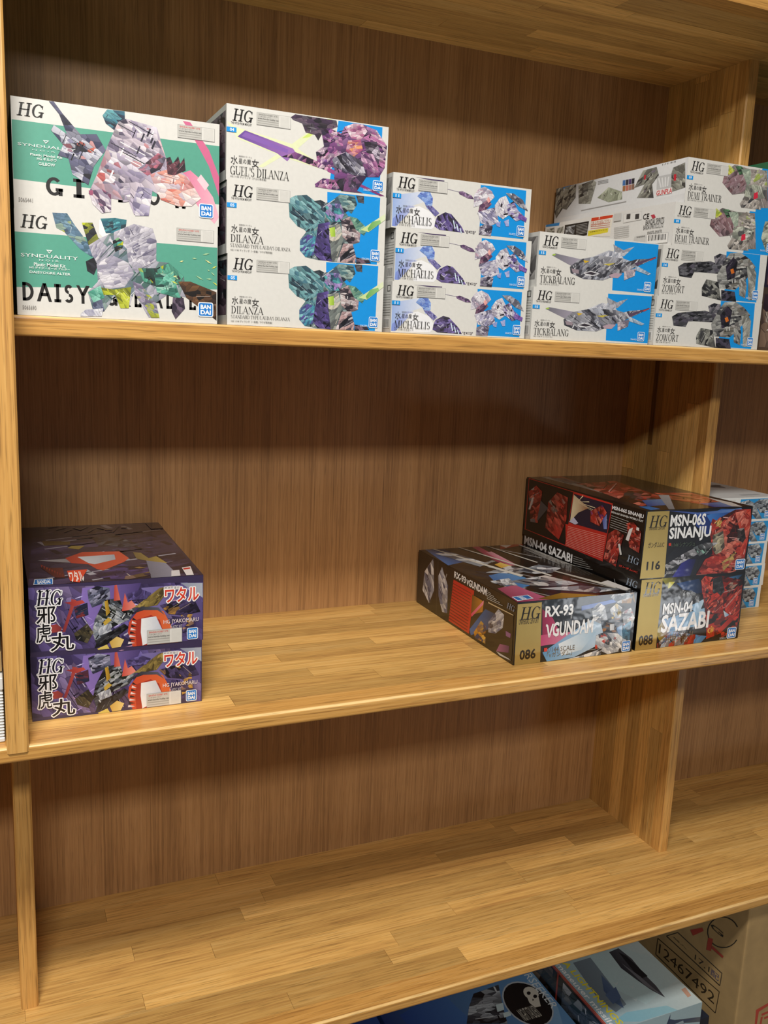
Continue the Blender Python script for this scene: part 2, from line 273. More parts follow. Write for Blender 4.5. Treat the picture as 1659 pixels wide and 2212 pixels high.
('s',[(0.705,0.399),(0.764,0.321),(0.835,0.537),(0.83,0.687),(0.762,0.718),(0.716,0.627)],26,['2c2830','4c444c','b8a0a0','d8d0d0','8c7480','383440'],'16161c'),
('s',[(0.725,0.725),(0.785,0.713),(0.811,0.909),(0.804,0.994),(0.684,0.998)],14,['1c1c24','484450','c0a0a0','e0dce0'],'16161c'),
('s',[(0.756,0.322),(0.809,0.343),(0.88,0.477),(0.859,0.582),(0.804,0.51)],10,['5c8c80','8cb8a0','3c6c64','a0c8a8'],'16161c'),
('g',[(0.835,0.503),(0.995,0.235),(0.999,0.318),(0.888,0.525)],'c8dc90','e4ecc8'),
('g',[(0.88,0.477),(0.909,0.371),(0.962,0.334),(0.97,0.374),(0.888,0.517)],'6aa858','98c880'),
('s',[(0.811,0.909),(0.895,0.927),(0.911,0.975),(0.812,1)],6,['28242c','504858','806878'],'16161c'),
('t','HG',0.033,0.054,0.152,0.212,'1c1a1a','serif',{'shear': 0.18}),
('t','THE WITCH FROM MERCURY',0.025,0.225,0.146,0.256,'5a5856','n',{'bold': 0.01}),
('W',0.174,0.058,0.378,0.225,'www.bandai-hobby.net',False),
('p',[(0.0,0.303),(0.057,0.303),(0.057,0.366),(0.0,0.366)],'1496e6'),
('t','05',0.019,0.313,0.044,0.357,'f4f8fc','n',{'bold': 0.02}),
('t','水',0.027,0.593,0.066,0.71,'3a3838','n',{}),
('t','星の魔',0.072,0.62,0.144,0.691,'3a3838','n',{}),
('t','女',0.149,0.609,0.191,0.72,'3a3838','n',{}),
('t','機動戦士ガンダム',0.072,0.582,0.149,0.602,'6a6868','n',{}),
('t','DILANZA',0.023,0.731,0.221,0.834,'2a2826','serif',{}),
('t',"STANDARD TYPE/LAUDA'S DILANZA",0.023,0.853,0.387,0.905,'3a3836','serif',{}),
('t','HG 1/144 ディランザ（一般機／ラウダ専用機）',0.024,0.929,0.276,0.959,'4a4846','n',{}),
('t','5062841',0.848,0.905,0.901,0.936,'dfeefa','n',{}),
('L',0.906,0.777,0.969,0.946)],
'mich':[
('p',[(0,0),(1,0),(1,1),(0,1)],'e0ded8'),
('g',[(0.003,0.417),(0.167,0.311),(0.265,0.263),(0.268,0.428),(0.171,0.53),(0.13,0.579),(0.026,0.975),(0.004,0.972)],'9cb4e4','eceef2'),
('g',[(0.01,0.833),(0.109,0.567),(0.158,0.571),(0.033,0.973),(0.006,0.972)],'7c90d8','c8d0f0'),
('p',[(0.117,0.619),(0.186,0.563),(0.272,0.649),(0.319,0.859),(0.278,0.964),(0.137,0.973)],'f4f4f6'),
('p',[(0.149,0.044),(0.353,0.041),(0.353,0.06),(0.317,0.062),(0.261,0.066)],'4c3c60'),
('p',[(0.615,0.036),(0.959,0.036),(0.961,0.976),(0.624,0.972),(0.626,0.548)],'1496e6'),
('s',[(0.169,0.384),(0.195,0.294),(0.254,0.275),(0.278,0.388),(0.277,0.517),(0.243,0.601),(0.219,0.479)],16,['6c8cd4','8caae4','a8c0ec','5c70c0','7c9cd8'],'4c64b4'),
('s',[(0.227,0.532),(0.277,0.536),(0.329,0.651),(0.302,0.724),(0.257,0.616)],10,['7a74b0','5c5890','9c98cc','4c4880'],'16161c'),
('s',[(0.303,0.807),(0.316,0.711),(0.371,0.62),(0.415,0.645),(0.492,0.85),(0.517,0.967),(0.335,0.958),(0.298,0.902)],34,['3c3844','504860','6c5c94','8474b0','2c2834','5a4c88','9080c0'],'2a2634'),
('p',[(0.428,0.754),(0.435,0.754),(0.45,0.909),(0.442,0.909)],'d8ecf8'),
('p',[(0.453,0.819),(0.46,0.819),(0.474,0.944),(0.466,0.944)],'d8ecf8'),
('p',[(0.478,0.885),(0.485,0.885),(0.498,0.98),(0.491,0.98)],'d8ecf8'),
('p',[(0.332,0.8),(0.354,0.84),(0.374,0.779),(0.377,0.791),(0.354,0.859),(0.332,0.818)],'c0bcd0'),
('p',[(0.362,0.18),(0.464,0.215),(0.464,0.221),(0.363,0.188)],'9890a8'),
('s',[(0.457,0.212),(0.485,0.194),(0.553,0.257),(0.572,0.317),(0.532,0.32),(0.465,0.256)],12,['5c4468','8c6c94','4c4458','b090b8'],'16161c'),
('s',[(0.571,0.242),(0.601,0.12),(0.644,0.059),(0.698,0.127),(0.723,0.233),(0.695,0.318),(0.63,0.413),(0.572,0.468)],34,['dcd8e0','f0ecf2','b8b0c0','948ca0','c8a8b8','ece8f0'],'54485c'),
('s',[(0.615,0.418),(0.679,0.285),(0.704,0.373),(0.648,0.541),(0.604,0.592)],12,['6c4868','503c54','a0788c','3c3044'],'16161c'),
('g',[(0.664,0.289),(0.678,0.238),(0.695,0.318),(0.677,0.361)],'f0c0b8','e88888'),
('s',[(0.604,0.554),(0.676,0.476),(0.735,0.421),(0.765,0.7),(0.699,0.795),(0.631,0.756)],28,['d4d0dc','a8a4b8','ece8f0','8480a0','c0bcd8','6c6880'],'4c4860'),
('s',[(0.727,0.385),(0.761,0.241),(0.805,0.18),(0.839,0.332),(0.837,0.545),(0.794,0.634),(0.738,0.554)],26,['d4d0d8','e8e4ea','b4acbc','f4f2f4','9c94a8'],'645c70'),
('p',[(0.775,0.332),(0.786,0.344),(0.779,0.417),(0.769,0.407)],'28242c'),
('p',[(0.795,0.528),(0.829,0.505),(0.829,0.536),(0.798,0.556)],'28242c'),
('s',[(0.804,0.132),(0.865,0.123),(0.937,0.226),(0.981,0.427),(0.917,0.367),(0.828,0.192)],16,['8c8c98','b0b0bc','6c6c78','48485a','d0d0d8'],'16161c'),
('s',[(0.817,0.358),(0.868,0.266),(0.903,0.429),(0.969,0.566),(0.894,0.645),(0.829,0.528)],24,['c8c4d8','48404c','8c7cb4','e8e4ee','6c5ca0','2c2830'],'16161c'),
('s',[(0.913,0.485),(0.977,0.564),(0.971,0.644),(0.908,0.583)],5,['6c4c98','8c6cb8'],'16161c'),
('s',[(0.743,0.725),(0.779,0.677),(0.775,0.794),(0.752,0.781)],4,['a8b4e0','8c98d4'],'16161c'),
('s',[(0.802,0.671),(0.839,0.622),(0.843,0.756),(0.82,0.763)],4,['b8c0e8','9ca4dc'],'16161c'),
('s',[(0.624,0.815),(0.661,0.767),(0.721,0.789),(0.711,0.975),(0.621,0.973)],14,['5c5468','a8a0b4','3c3848','c8c4d0'],'16161c'),
('t',"'[C]'",0.519,0.919,0.598,0.971,'48404c','n',{'bold': 0.02}),
('t','HG',0.033,0.067,0.151,0.263,'1c1a1a','serif',{'shear': 0.18}),
('t','THE WITCH FROM MERCURY',0.025,0.279,0.146,0.318,'5a5856','n',{'bold': 0.01}),
('W',0.173,0.072,0.377,0.279,'www.bandai-hobby.net',False),
('p',[(0.0,0.375),(0.057,0.375),(0.057,0.455),(0.0,0.455)],'1496e6'),
('t','11',0.019,0.389,0.044,0.443,'f4f8fc','n',{'bold': 0.02}),
('t','水',0.026,0.586,0.066,0.731,'3a3838','n',{}),
('t','星の魔',0.072,0.62,0.143,0.707,'3a3838','n',{}),
('t','女',0.149,0.606,0.19,0.744,'3a3838','n',{}),
('t','機動戦士ガンダム',0.072,0.572,0.149,0.598,'6a6868','n',{}),
('t','MICHAELIS',0.023,0.758,0.275,0.902,'2a2826','serif',{}),
('t','HG 1/144 ミカエリス',0.024,0.912,0.159,0.949,'4a4846','n',{}),
('t','5064252',0.845,0.882,0.897,0.921,'dfeefa','n',{}),
('L',0.903,0.724,0.965,0.933)],
'tick':[
('p',[(0,0),(1,0),(1,1),(0,1)],'e0ded8'),
('p',[(0.615,0.028),(1,0.018),(1,0.974),(0.629,0.959)],'1496e6'),
('g',[(0.105,0.407),(0.134,0.368),(0.351,0.433),(0.308,0.608)],'707078','a8a0b0'),
('p',[(0.105,0.407),(0.118,0.38),(0.14,0.381),(0.129,0.41)],'a8c850'),
('s',[(0.605,0.1),(0.7,0.192),(0.728,0.242),(0.625,0.264)],5,['b0b0b8','8c8c94'],'16161c'),
('s',[(0.625,0.278),(0.724,0.158),(0.788,0.102),(0.704,0.304)],5,['c8c8d0','9c9ca8'],'16161c'),
('s',[(0.449,0.357),(0.571,0.219),(0.676,0.253),(0.707,0.36),(0.58,0.442),(0.428,0.473)],18,['c4c4d0','a0a4b0','dcdce4','8c90a0'],'5c5c68'),
('s',[(0.258,0.59),(0.327,0.438),(0.499,0.333),(0.706,0.346),(0.814,0.41),(0.792,0.514),(0.641,0.685),(0.542,0.789),(0.377,0.791),(0.268,0.699)],52,['8c8c94','a8a8b0','6c6c76','c4c4cc','505058','3a3a42','b4b8c4','787888'],'2c2c34'),
('p',[(0.373,0.679),(0.434,0.626),(0.512,0.667),(0.463,0.719),(0.4,0.725)],'d8d8dc'),
('p',[(0.386,0.683),(0.435,0.645),(0.493,0.674),(0.45,0.704)],'3a343c'),
('p',[(0.271,0.615),(0.334,0.631),(0.336,0.7),(0.286,0.69)],'9c8c94'),
('p',[(0.589,0.681),(0.639,0.629),(0.705,0.631),(0.669,0.723),(0.611,0.725)],'b8a0ac'),
('p',[(0.364,0.444),(0.415,0.453),(0.379,0.497)],'d8b030'),
('p',[(0.53,0.481),(0.632,0.446),(0.583,0.504)],'c8b850'),
('s',[(0.634,0.488),(0.811,0.339),(0.97,0.292),(0.817,0.481),(0.717,0.614)],12,['8c8c94','a8a8b0','6c6c76','c4c4cc','505058','3a3a42','b4b8c4','787888'],'16161c'),
('p',[(0.801,0.412),(0.984,0.251),(0.985,0.269),(0.816,0.466)],'5c4860'),
('p',[(0.93,0.32),(0.989,0.262),(0.989,0.273),(0.938,0.336)],'c84848'),
('s',[(0.816,0.452),(0.955,0.584),(0.93,0.617),(0.806,0.54)],6,['9cb4cc','c0d0e0','8098b4'],'16161c'),
('s',[(0.716,0.586),(0.818,0.509),(0.811,0.654),(0.723,0.756)],6,['a8a0ac','d8c8cc','787080'],'16161c'),
('t','HG',0.033,0.061,0.151,0.238,'1c1a1a','serif',{'shear': 0.18}),
('t','THE WITCH FROM MERCURY',0.025,0.253,0.146,0.289,'5a5856','n',{'bold': 0.01}),
('W',0.173,0.066,0.376,0.253,'www.gundam.info',False),
('p',[(0.0,0.34),(0.057,0.34),(0.057,0.412),(0.0,0.412)],'1496e6'),
('t','15',0.019,0.353,0.044,0.402,'f4f8fc','n',{'bold': 0.02}),
('t','水',0.026,0.624,0.066,0.756,'3a3838','n',{}),
('t','星の魔',0.071,0.655,0.143,0.734,'3a3838','n',{}),
('t','女',0.148,0.643,0.19,0.768,'3a3838','n',{}),
('t','機動戦士ガンダム',0.071,0.612,0.148,0.635,'6a6868','n',{}),
('t','TICKBALANG',0.023,0.78,0.308,0.911,'2a2826','serif',{}),
('t','HG 1/144 ティックバラン',0.024,0.921,0.178,0.954,'4a4846','n',{}),
('t','5064021',0.843,0.893,0.896,0.928,'dfeefa','n',{}),
('L',0.901,0.75,0.963,0.939)],
'zow':[
('p',[(0,0),(1,0),(1,1),(0,1)],'e0ded8'),
('p',[(0.591,0.006),(0.928,0.005),(0.941,0.988),(0.618,0.979)],'1496e6'),
('s',[(0.149,0.401),(0.201,0.316),(0.451,0.232),(0.584,0.307),(0.578,0.466),(0.306,0.472),(0.284,0.6),(0.171,0.584)],30,['2c2c30','48484e','1c1c20','6c6c72','585460'],'121216'),
('s',[(0.475,0.134),(0.529,0.063),(0.595,0.084),(0.597,0.273),(0.497,0.288)],9,['4c4c54','8c8890','2c2c34'],'16161c'),
('s',[(0.591,0.148),(0.629,0.031),(0.73,0),(0.825,0.111),(0.894,0.262),(0.791,0.598),(0.711,0.769),(0.549,0.757),(0.522,0.506)],54,['8c8c88','a4a4a0','6c6c6c','c0c0ba','4c4c50','2c2c30','b0aca8','78746c'],'26262a'),
('s',[(0.599,0.305),(0.662,0.105),(0.711,0.193),(0.698,0.514),(0.628,0.587)],12,['1c1c22','2c2834','403848'],'16161c'),
('g',[(0.646,0.361),(0.674,0.332),(0.69,0.419),(0.662,0.448)],'e08030','c86020'),
('s',[(0.804,0.275),(0.861,0.218),(0.908,0.389),(0.915,0.941),(0.855,0.948),(0.834,0.561)],18,['9a9a94','b8b8b0','74746e'],'3c3c3c'),
('s',[(0.744,0.54),(0.799,0.468),(0.824,0.659),(0.823,0.919),(0.76,0.861)],10,['8c8c88','a4a4a0','6c6c6c','c0c0ba','4c4c50','2c2c30','b0aca8','78746c'],'16161c'),
('s',[(0.391,0.775),(0.426,0.597),(0.542,0.63),(0.59,1),(0.399,0.933)],22,['4c4c4c','74746e','a4a49c','2c2c2e','3c3c40'],'16161c'),
('s',[(0.579,0.785),(0.713,0.801),(0.738,1),(0.59,1)],10,['2c2c34','4c4858','181820'],'16161c'),
('t','HG',0.033,0.063,0.149,0.246,'1c1a1a','serif',{'shear': 0.18}),
('t','THE WITCH FROM MERCURY',0.024,0.262,0.144,0.298,'5a5856','n',{'bold': 0.01}),
('W',0.171,0.068,0.371,0.262,'www.bandai-hobby.net',False),
('p',[(0.0,0.352),(0.056,0.352),(0.056,0.426),(0.0,0.426)],'1496e6'),
('t','14',0.018,0.364,0.043,0.415,'f4f8fc','n',{'bold': 0.02}),
('t','水',0.026,0.612,0.065,0.748,'3a3838','n',{}),
('t','星の魔',0.07,0.644,0.141,0.726,'3a3838','n',{}),
('t','女',0.146,0.631,0.187,0.76,'3a3838','n',{}),
('t','機動戦士ガンダム',0.07,0.599,0.146,0.623,'6a6868','n',{}),
('t','ZOWORT',0.023,0.773,0.228,0.909,'2a2826','serif',{}),
('t','HG 1/144 ザウォート',0.024,0.918,0.157,0.953,'4a4846','n',{}),
('t','5064020',0.832,0.89,0.883,0.926,'dfeefa','n',{}),
('L',0.889,0.741,0.95,0.937)],
'demi':[
('p',[(0,0),(1,0),(1,1),(0,1)],'e0ded8'),
('p',[(0.7,0),(1,0),(1,1),(0.68,1)],'1496e6'),
('s',[(0.332,0.451),(0.348,0.177),(0.434,0.011),(0.582,0.059),(0.752,0.032),(0.801,0.881),(0.537,0.945),(0.565,0.61),(0.437,0.686)],40,['8c8480','a89c98','6c6464','b8b0a8','7c7c74'],'4c4848'),
('s',[(0.332,0.451),(0.344,0.245),(0.425,0.116),(0.57,0.098),(0.602,0.461),(0.507,0.629),(0.437,0.686)],26,['8c6c70','a48488','7c5c60','b09ca0','5c4c50','9c8088'],'4c3c40'),
('s',[(0.348,0.177),(0.378,0.032),(0.44,0.144),(0.388,0.263)],5,['c8c840','e0e080','8ca848'],'16161c'),
('s',[(0.436,0.044),(0.493,0.024),(0.557,0.136),(0.488,0.228)],6,['48604c','2c3430','5c8c60'],'16161c'),
('s',[(0.496,0.09),(0.582,0.059),(0.625,0.317),(0.571,0.437)],6,['a8b4a4','8c9c8c','c0ccb8'],'16161c'),
('s',[(0.595,0.157),(0.67,0.028),(0.757,0.134),(0.777,0.402),(0.692,0.466),(0.599,0.394)],20,['a09890','b8b0a8','8c847c','c8c0b8','6c6864','dcd4cc','a8b860'],'4c4848'),
('s',[(0.557,0.442),(0.643,0.379),(0.765,0.441),(0.761,0.65),(0.646,0.756),(0.555,0.716)],20,['b0b4a4','c8ccbc','8c9084','5c5c5c','dcdcd4'],'3c3c3c'),
('p',[(0.645,0.584),(0.68,0.538),(0.687,0.674),(0.645,0.739)],'d83048'),
('s',[(0.518,0.865),(0.554,0.682),(0.705,0.737),(0.73,0.938),(0.537,0.945)],14,['a09890','b8b0a8','8c847c','c8c0b8','6c6864','dcd4cc','404044'],'16161c'),
('s',[(0.86,0.2),(0.95,0.15),(0.97,0.6),(0.9,0.9),(0.84,0.6)],14,['b8c0ac','8c9484','c8d0bc','6c7068'],'3c4038'),
('t','HG',0.033,0.071,0.151,0.277,'1c1a1a','serif',{'shear': 0.18}),
('t','THE WITCH FROM MERCURY',0.025,0.295,0.146,0.336,'5a5856','n',{'bold': 0.01}),
('W',0.173,0.076,0.376,0.295,'www.bandai-hobby.net',False),
('p',[(0.0,0.396),(0.057,0.396),(0.057,0.48),(0.0,0.48)],'1496e6'),
('t','09',0.019,0.41,0.044,0.467,'f4f8fc','n',{'bold': 0.02}),
('t','水',0.026,0.563,0.066,0.716,'3a3838','n',{}),
('t','星の魔',0.071,0.599,0.143,0.691,'3a3838','n',{}),
('t','女',0.148,0.584,0.19,0.73,'3a3838','n',{}),
('t','機動戦士ガンダム',0.071,0.549,0.148,0.575,'6a6868','n',{}),
('t','DEMI TRAINER',0.023,0.744,0.341,0.897,'2a2826','serif',{}),
('t','HG 1/144 デミトレーナー',0.024,0.908,0.178,0.947,'4a4846','n',{}),
('t','5063355',0.843,0.876,0.896,0.917,'dfeefa','n',{}),
('L',0.901,0.709,0.963,0.929)],
'demi_side':[
('p',[(0,0),(1,0),(1,1),(0,1)],'e4e6e8'),
('g',[(0.063,0),(0.98,0),(1,0.795),(0,0.825)],'d8dde2','eceef0'),
('p',[(0,0),(0.144,0),(0.141,0.058),(0,0.024)],'3c8cd8'),
('s',[(0,0),(0.063,0),(0.092,0.502),(0.017,0.823),(0,0.628)],16,['6c6c66','8c8c84','a8aaa0','4c4c4c','c0c2b8','303032'],'16161c'),
('s',[(0.079,0.015),(0.179,0.007),(0.182,0.361),(0.109,0.633),(0.059,0.563)],16,['6c6c66','8c8c84','a8aaa0','4c4c4c','c0c2b8','303032'],'16161c'),
('s',[(0.2,0.061),(0.325,0),(0.352,0.094),(0.316,0.602),(0.213,0.537)],16,['6c6c66','8c8c84','a8aaa0','4c4c4c','c0c2b8','303032'],'16161c'),
('s',[(0.369,0.483),(0.453,0.278),(0.562,0.463),(0.567,0.649),(0.463,0.656)],16,['a8b09c','8c9480','c4ccb8','6c6c68'],'16161c'),
('p',[(0.56,0.19),(0.58,0.194),(0.582,0.321),(0.561,0.318)],'4878b8'),
('p',[(0.583,0.192),(0.603,0.196),(0.604,0.323),(0.584,0.319)],'383848'),
('p',[(0.605,0.194),(0.625,0.199),(0.626,0.324),(0.606,0.321)],'584878'),
('p',[(0.627,0.197),(0.647,0.201),(0.648,0.326),(0.628,0.322)],'2c3038'),
('p',[(0.564,0.331),(0.584,0.334),(0.585,0.461),(0.565,0.458)],'a87850'),
('p',[(0.586,0.332),(0.607,0.336),(0.608,0.462),(0.588,0.459)],'c87868'),
('p',[(0.609,0.334),(0.629,0.337),(0.63,0.463),(0.61,0.46)],'b08070'),
('p',[(0.631,0.335),(0.65,0.338),(0.652,0.464),(0.632,0.461)],'907060'),
('s',[(0.65,0.434),(0.704,0.068),(0.797,0.056),(0.818,0.26),(0.777,0.436),(0.796,0.762),(0.678,0.685),(0.724,0.398)],26,['6c6c66','8c8c84','a8aaa0','4c4c4c','c0c2b8','303032','9890a0'],'16161c'),
('p',[(0.716,0.182),(0.728,0.185),(0.727,0.289),(0.716,0.288)],'d03040'),
('s',[(0.909,0.162),(0.983,0.107),(1,0.663),(0.914,0.703),(0.895,0.387)],18,['6c6c66','8c8c84','a8aaa0','4c4c4c','c0c2b8','303032'],'16161c'),
('p',[(0.918,0.32),(0.934,0.322),(0.936,0.468),(0.921,0.466)],'d03040'),
('p',[(0.808,0.287),(0.902,0.291),(0.909,0.599),(0.812,0.599)],'c8cacc'),
('p',[(0.814,0.326),(0.824,0.327),(0.846,0.561),(0.836,0.561)],'e8eaec'),
('p',[(0.837,0.333),(0.847,0.333),(0.86,0.561),(0.85,0.561)],'e8eaec'),
('p',[(0.859,0.339),(0.869,0.34),(0.874,0.56),(0.864,0.56)],'e8eaec'),
('p',[(0.881,0.345),(0.89,0.346),(0.888,0.56),(0.878,0.56)],'e8eaec'),
('p',[(0.81,0.598),(0.916,0.604),(0.918,0.74),(0.816,0.733)],'f2eeee'),
('t','GUNPLA',0.814,0.615,0.917,0.732,'d02030','n',{'bold': 0.02}),
('t','1/144',0.836,0.019,0.925,0.048,'6a6866','n',{}),
('p',[(0.364,0.064),(0.448,0.074),(0.448,0.085),(0.364,0.076)],'a0a4a8'),
('p',[(0.365,0.099),(0.449,0.108),(0.449,0.119),(0.365,0.11)],'a0a4a8'),
('p',[(0.366,0.133),(0.45,0.142),(0.45,0.153),(0.366,0.145)],'a0a4a8'),
('p',[(0.243,0.72),(0.602,0.715),(0.603,0.73),(0.244,0.736)],'a8a8a8')],
'demi_info':[
('p',[(0,0),(1,0),(1,1),(0,1)],'e6e6e4'),
('p',[(0.004,0),(0.13,0),(0.126,0.084),(0.003,0.06)],'2c88d0'),
('s',[(0.016,0.13),(0.086,0.116),(0.09,0.293),(0.02,0.301)],5,['6c6c66','8c8c84','a8aaa0','4c4c4c','c0c2b8','303032'],'16161c'),
('s',[(0.107,0.156),(0.168,0.126),(0.172,0.292),(0.111,0.303)],5,['6c6c66','8c8c84','a8aaa0','4c4c4c','c0c2b8','303032'],'16161c'),
('p',[(0.18,0.1),(0.385,0.104),(0.376,0.471),(0.176,0.457)],'242424'),
('s',[(0.188,0.157),(0.273,0.142),(0.266,0.379),(0.19,0.382)],7,['585a5c','8c9094','b0b4b8','38383a'],'16161c'),
('p',[(0.28,0.153),(0.374,0.149),(0.373,0.164),(0.28,0.17)],'9a9a98'),
('p',[(0.281,0.194),(0.375,0.189),(0.374,0.204),(0.281,0.21)],'9a9a98'),
('p',[(0.282,0.234),(0.376,0.228),(0.375,0.243),(0.282,0.25)],'9a9a98'),
('p',[(0.283,0.275),(0.377,0.268),(0.376,0.283),(0.283,0.291)],'9a9a98'),
('p',[(0.284,0.315),(0.378,0.308),(0.377,0.323),(0.284,0.331)],'9a9a98'),
('p',[(0.285,0.356),(0.379,0.347),(0.378,0.363),(0.285,0.372)],'9a9a98'),
('p',[(0.286,0.396),(0.38,0.387),(0.379,0.402),(0.286,0.412)],'9a9a98'),
('p',[(0.401,0.024),(0.575,0.041),(0.564,0.581),(0.383,0.514)],'f0ece0'),
('p',[(0.405,0.038),(0.573,0.051),(0.57,0.12),(0.403,0.126)],'d8482c'),
('p',[(0.387,0.359),(0.546,0.364),(0.544,0.476),(0.385,0.496)],'e8d83c'),
('t','!',0.461,0.01,0.475,0.097,'f4f0e8','n',{}),
('t','注意 必ずお読みください',0.403,0.134,0.557,0.256,'c05038','n',{}),
('p',[(0.402,0.203),(0.555,0.232),(0.555,0.251),(0.403,0.223)],'d09080'),
('p',[(0.404,0.255),(0.556,0.282),(0.556,0.301),(0.404,0.274)],'d09080'),
('p',[(0.405,0.306),(0.557,0.332),(0.558,0.351),(0.405,0.326)],'d09080'),
('t','注意事項(ちゅうい)',0.4,0.389,0.536,0.415,'5a5030','n',{'bold': 0.01}),
('t','CE',0.795,0.17,0.837,0.302,'1c1c1c','n',{'bold': 0.01}),
('p',[(0.847,0.219),(0.87,0.215),(0.882,0.292),(0.863,0.316)],'c04050'),
('p',[(0.652,0.086),(0.785,0.086),(0.788,0.292),(0.655,0.302)],'dadad8'),
('p',[(0.655,0.099),(0.782,0.099),(0.785,0.279),(0.658,0.289)],'e8e8e6'),
('s',[(0.676,0.1),(0.704,0.102),(0.705,0.227),(0.677,0.226)],2,['4c4c4c','3a3a3a'],'d8d8d6'),
('s',[(0.739,0.138),(0.767,0.139),(0.768,0.262),(0.74,0.261)],2,['4c4c4c','3a3a3a'],'d8d8d6'),
('t','BANDAI SPIRITS',0.817,0.319,0.94,0.443,'2c2c2c','n',{}),
('t','BANDAI SPIRITS CO.,LTD.',0.805,0.444,0.939,0.568,'3c3c3c','n',{}),
('t','0065075-2934770',0.835,0.603,0.932,0.676,'4a4a4a','n',{}),
('p',[(0.832,0.673),(0.976,0.69),(0.977,0.927),(0.833,0.906)],'b8b8b6'),
('p',[(0.834,0.681),(0.974,0.697),(0.975,0.919),(0.835,0.899)],'f0f0ee'),
('p',[(0.845,0.697),(0.85,0.699),(0.85,0.835),(0.845,0.832)],'202020'),
('p',[(0.853,0.698),(0.855,0.699),(0.855,0.834),(0.853,0.833)],'202020'),
('p',[(0.861,0.699),(0.863,0.7),(0.862,0.835),(0.86,0.834)],'202020'),
('p',[(0.868,0.701),(0.873,0.703),(0.873,0.837),(0.868,0.835)],'202020'),
('p',[(0.876,0.702),(0.878,0.703),(0.878,0.837),(0.876,0.836)],'202020'),
('p',[(0.883,0.703),(0.886,0.704),(0.885,0.838),(0.883,0.837)],'202020'),
('p',[(0.891,0.704),(0.896,0.706),(0.895,0.84),(0.891,0.838)],'202020'),
('p',[(0.899,0.705),(0.901,0.706),(0.9,0.84),(0.898,0.839)],'202020'),
('p',[(0.906,0.706),(0.908,0.707),(0.908,0.841),(0.906,0.84)],'202020'),
('p',[(0.913,0.708),(0.918,0.71),(0.918,0.843),(0.913,0.841)],'202020'),
('p',[(0.921,0.709),(0.923,0.71),(0.922,0.843),(0.92,0.842)],'202020'),
('p',[(0.928,0.71),(0.93,0.711),(0.93,0.844),(0.928,0.843)],'202020'),
('p',[(0.936,0.711),(0.94,0.713),(0.94,0.846),(0.935,0.844)],'202020'),
('p',[(0.943,0.712),(0.945,0.713),(0.945,0.846),(0.943,0.845)],'202020'),
('p',[(0.95,0.713),(0.952,0.714),(0.952,0.846),(0.95,0.846)],'202020'),
('p',[(0.958,0.714),(0.962,0.717),(0.962,0.849),(0.957,0.846)],'202020'),
('p',[(0.749,0.687),(0.826,0.67),(0.827,0.849),(0.748,0.869)],'d0d0ce'),
('t','WARNING',0.764,0.687,0.823,0.729,'1c1c1c','n',{'bold': 0.02}),
('p',[(0.593,0.388),(0.703,0.394),(0.704,0.405),(0.593,0.399)],'a8a8a6'),
('p',[(0.594,0.437),(0.705,0.442),(0.705,0.453),(0.594,0.449)],'a8a8a6'),
('p',[(0.595,0.487),(0.706,0.491),(0.706,0.502),(0.596,0.498)],'a8a8a6'),
('p',[(0.597,0.536),(0.707,0.539),(0.707,0.55),(0.597,0.548)],'a8a8a6'),
('p',[(0.598,0.586),(0.708,0.587),(0.709,0.598),(0.598,0.597)],'a8a8a6'),
('p',[(0.599,0.635),(0.71,0.636),(0.71,0.647),(0.599,0.647)],'a8a8a6'),
('p',[(0.584,0.046),(0.64,0.049),(0.642,0.228),(0.586,0.227)],'cfcfcd')],
'ja':[
('p',[(0,0),(1,0),(1,1),(0,1)],'3c3252'),
('s',[(0,0.02),(1,0.104),(0.994,1),(0,0.952)],90,['3a3054','4a3e6c','5c4e84','30284a','6e60a0','443866','80709c','5a4a6a'],'382e50'),
('g',[(0.293,0.072),(0.628,0.059),(0.599,0.236),(0.455,0.573),(0.343,0.73),(0.277,0.355)],'8c74c0','4a3c70'),
('g',[(0.628,0.132),(0.989,0.121),(0.993,0.689),(0.772,0.566),(0.656,0.431)],'7c70a8','5a4c80'),
('g',[(0.861,0.099),(0.996,0.122),(0.997,0.348)],'8c90a4','b0b4c0'),
('k',26,(0.008,0.021,0.982,1.108),0.02,0.09,['c8c0f0','a890d8','e8e4ff','7c6cc0','b088a8']),
('g',[(0.231,0.221),(0.258,0.244),(0.192,0.696),(0.175,0.692),(0.223,0.344)],'7c2c34','b04840'),
('g',[(0.193,0.267),(0.292,0.25),(0.305,0.289),(0.25,0.332)],'8c2c30','c04c40'),
('g',[(0.1,0.585),(0.146,0.569),(0.176,0.629),(0.165,0.69),(0.118,0.688)],'a8443c','7c3034'),
('s',[(0.32,0.113),(0.375,0.06),(0.444,0.099),(0.45,0.245),(0.415,0.31),(0.345,0.369),(0.326,0.257)],16,['1c1c28','34384c','686c84','a8a8c4','28283a'],'16161c'),
('s',[(0.243,0.348),(0.319,0.291),(0.324,0.472),(0.255,0.512)],8,['1c2238','2c3454','242840','7c3034'],'16161c'),
('s',[(0.358,0.552),(0.415,0.274),(0.5,0.254),(0.52,0.404),(0.598,0.419),(0.554,0.594),(0.455,0.683),(0.369,0.956),(0.343,0.73)],40,['141418','2c2c34','484c54','0c0c10','7c8490','b0b4b8','1c2820','40403c'],'08080c'),
('g',[(0.415,0.292),(0.433,0.277),(0.446,0.461),(0.424,0.512)],'c8a038','8c6c20'),
('p',[(0.406,0.599),(0.435,0.532),(0.455,0.573),(0.413,0.655)],'c0a040'),
('g',[(0.473,0.068),(0.487,0.061),(0.506,0.292),(0.468,0.293)],'b04038','d87060'),
('g',[(0.513,0.457),(0.532,0.187),(0.549,0.336),(0.57,0.304),(0.598,0.401),(0.555,0.447)],'c84c40','e89080'),
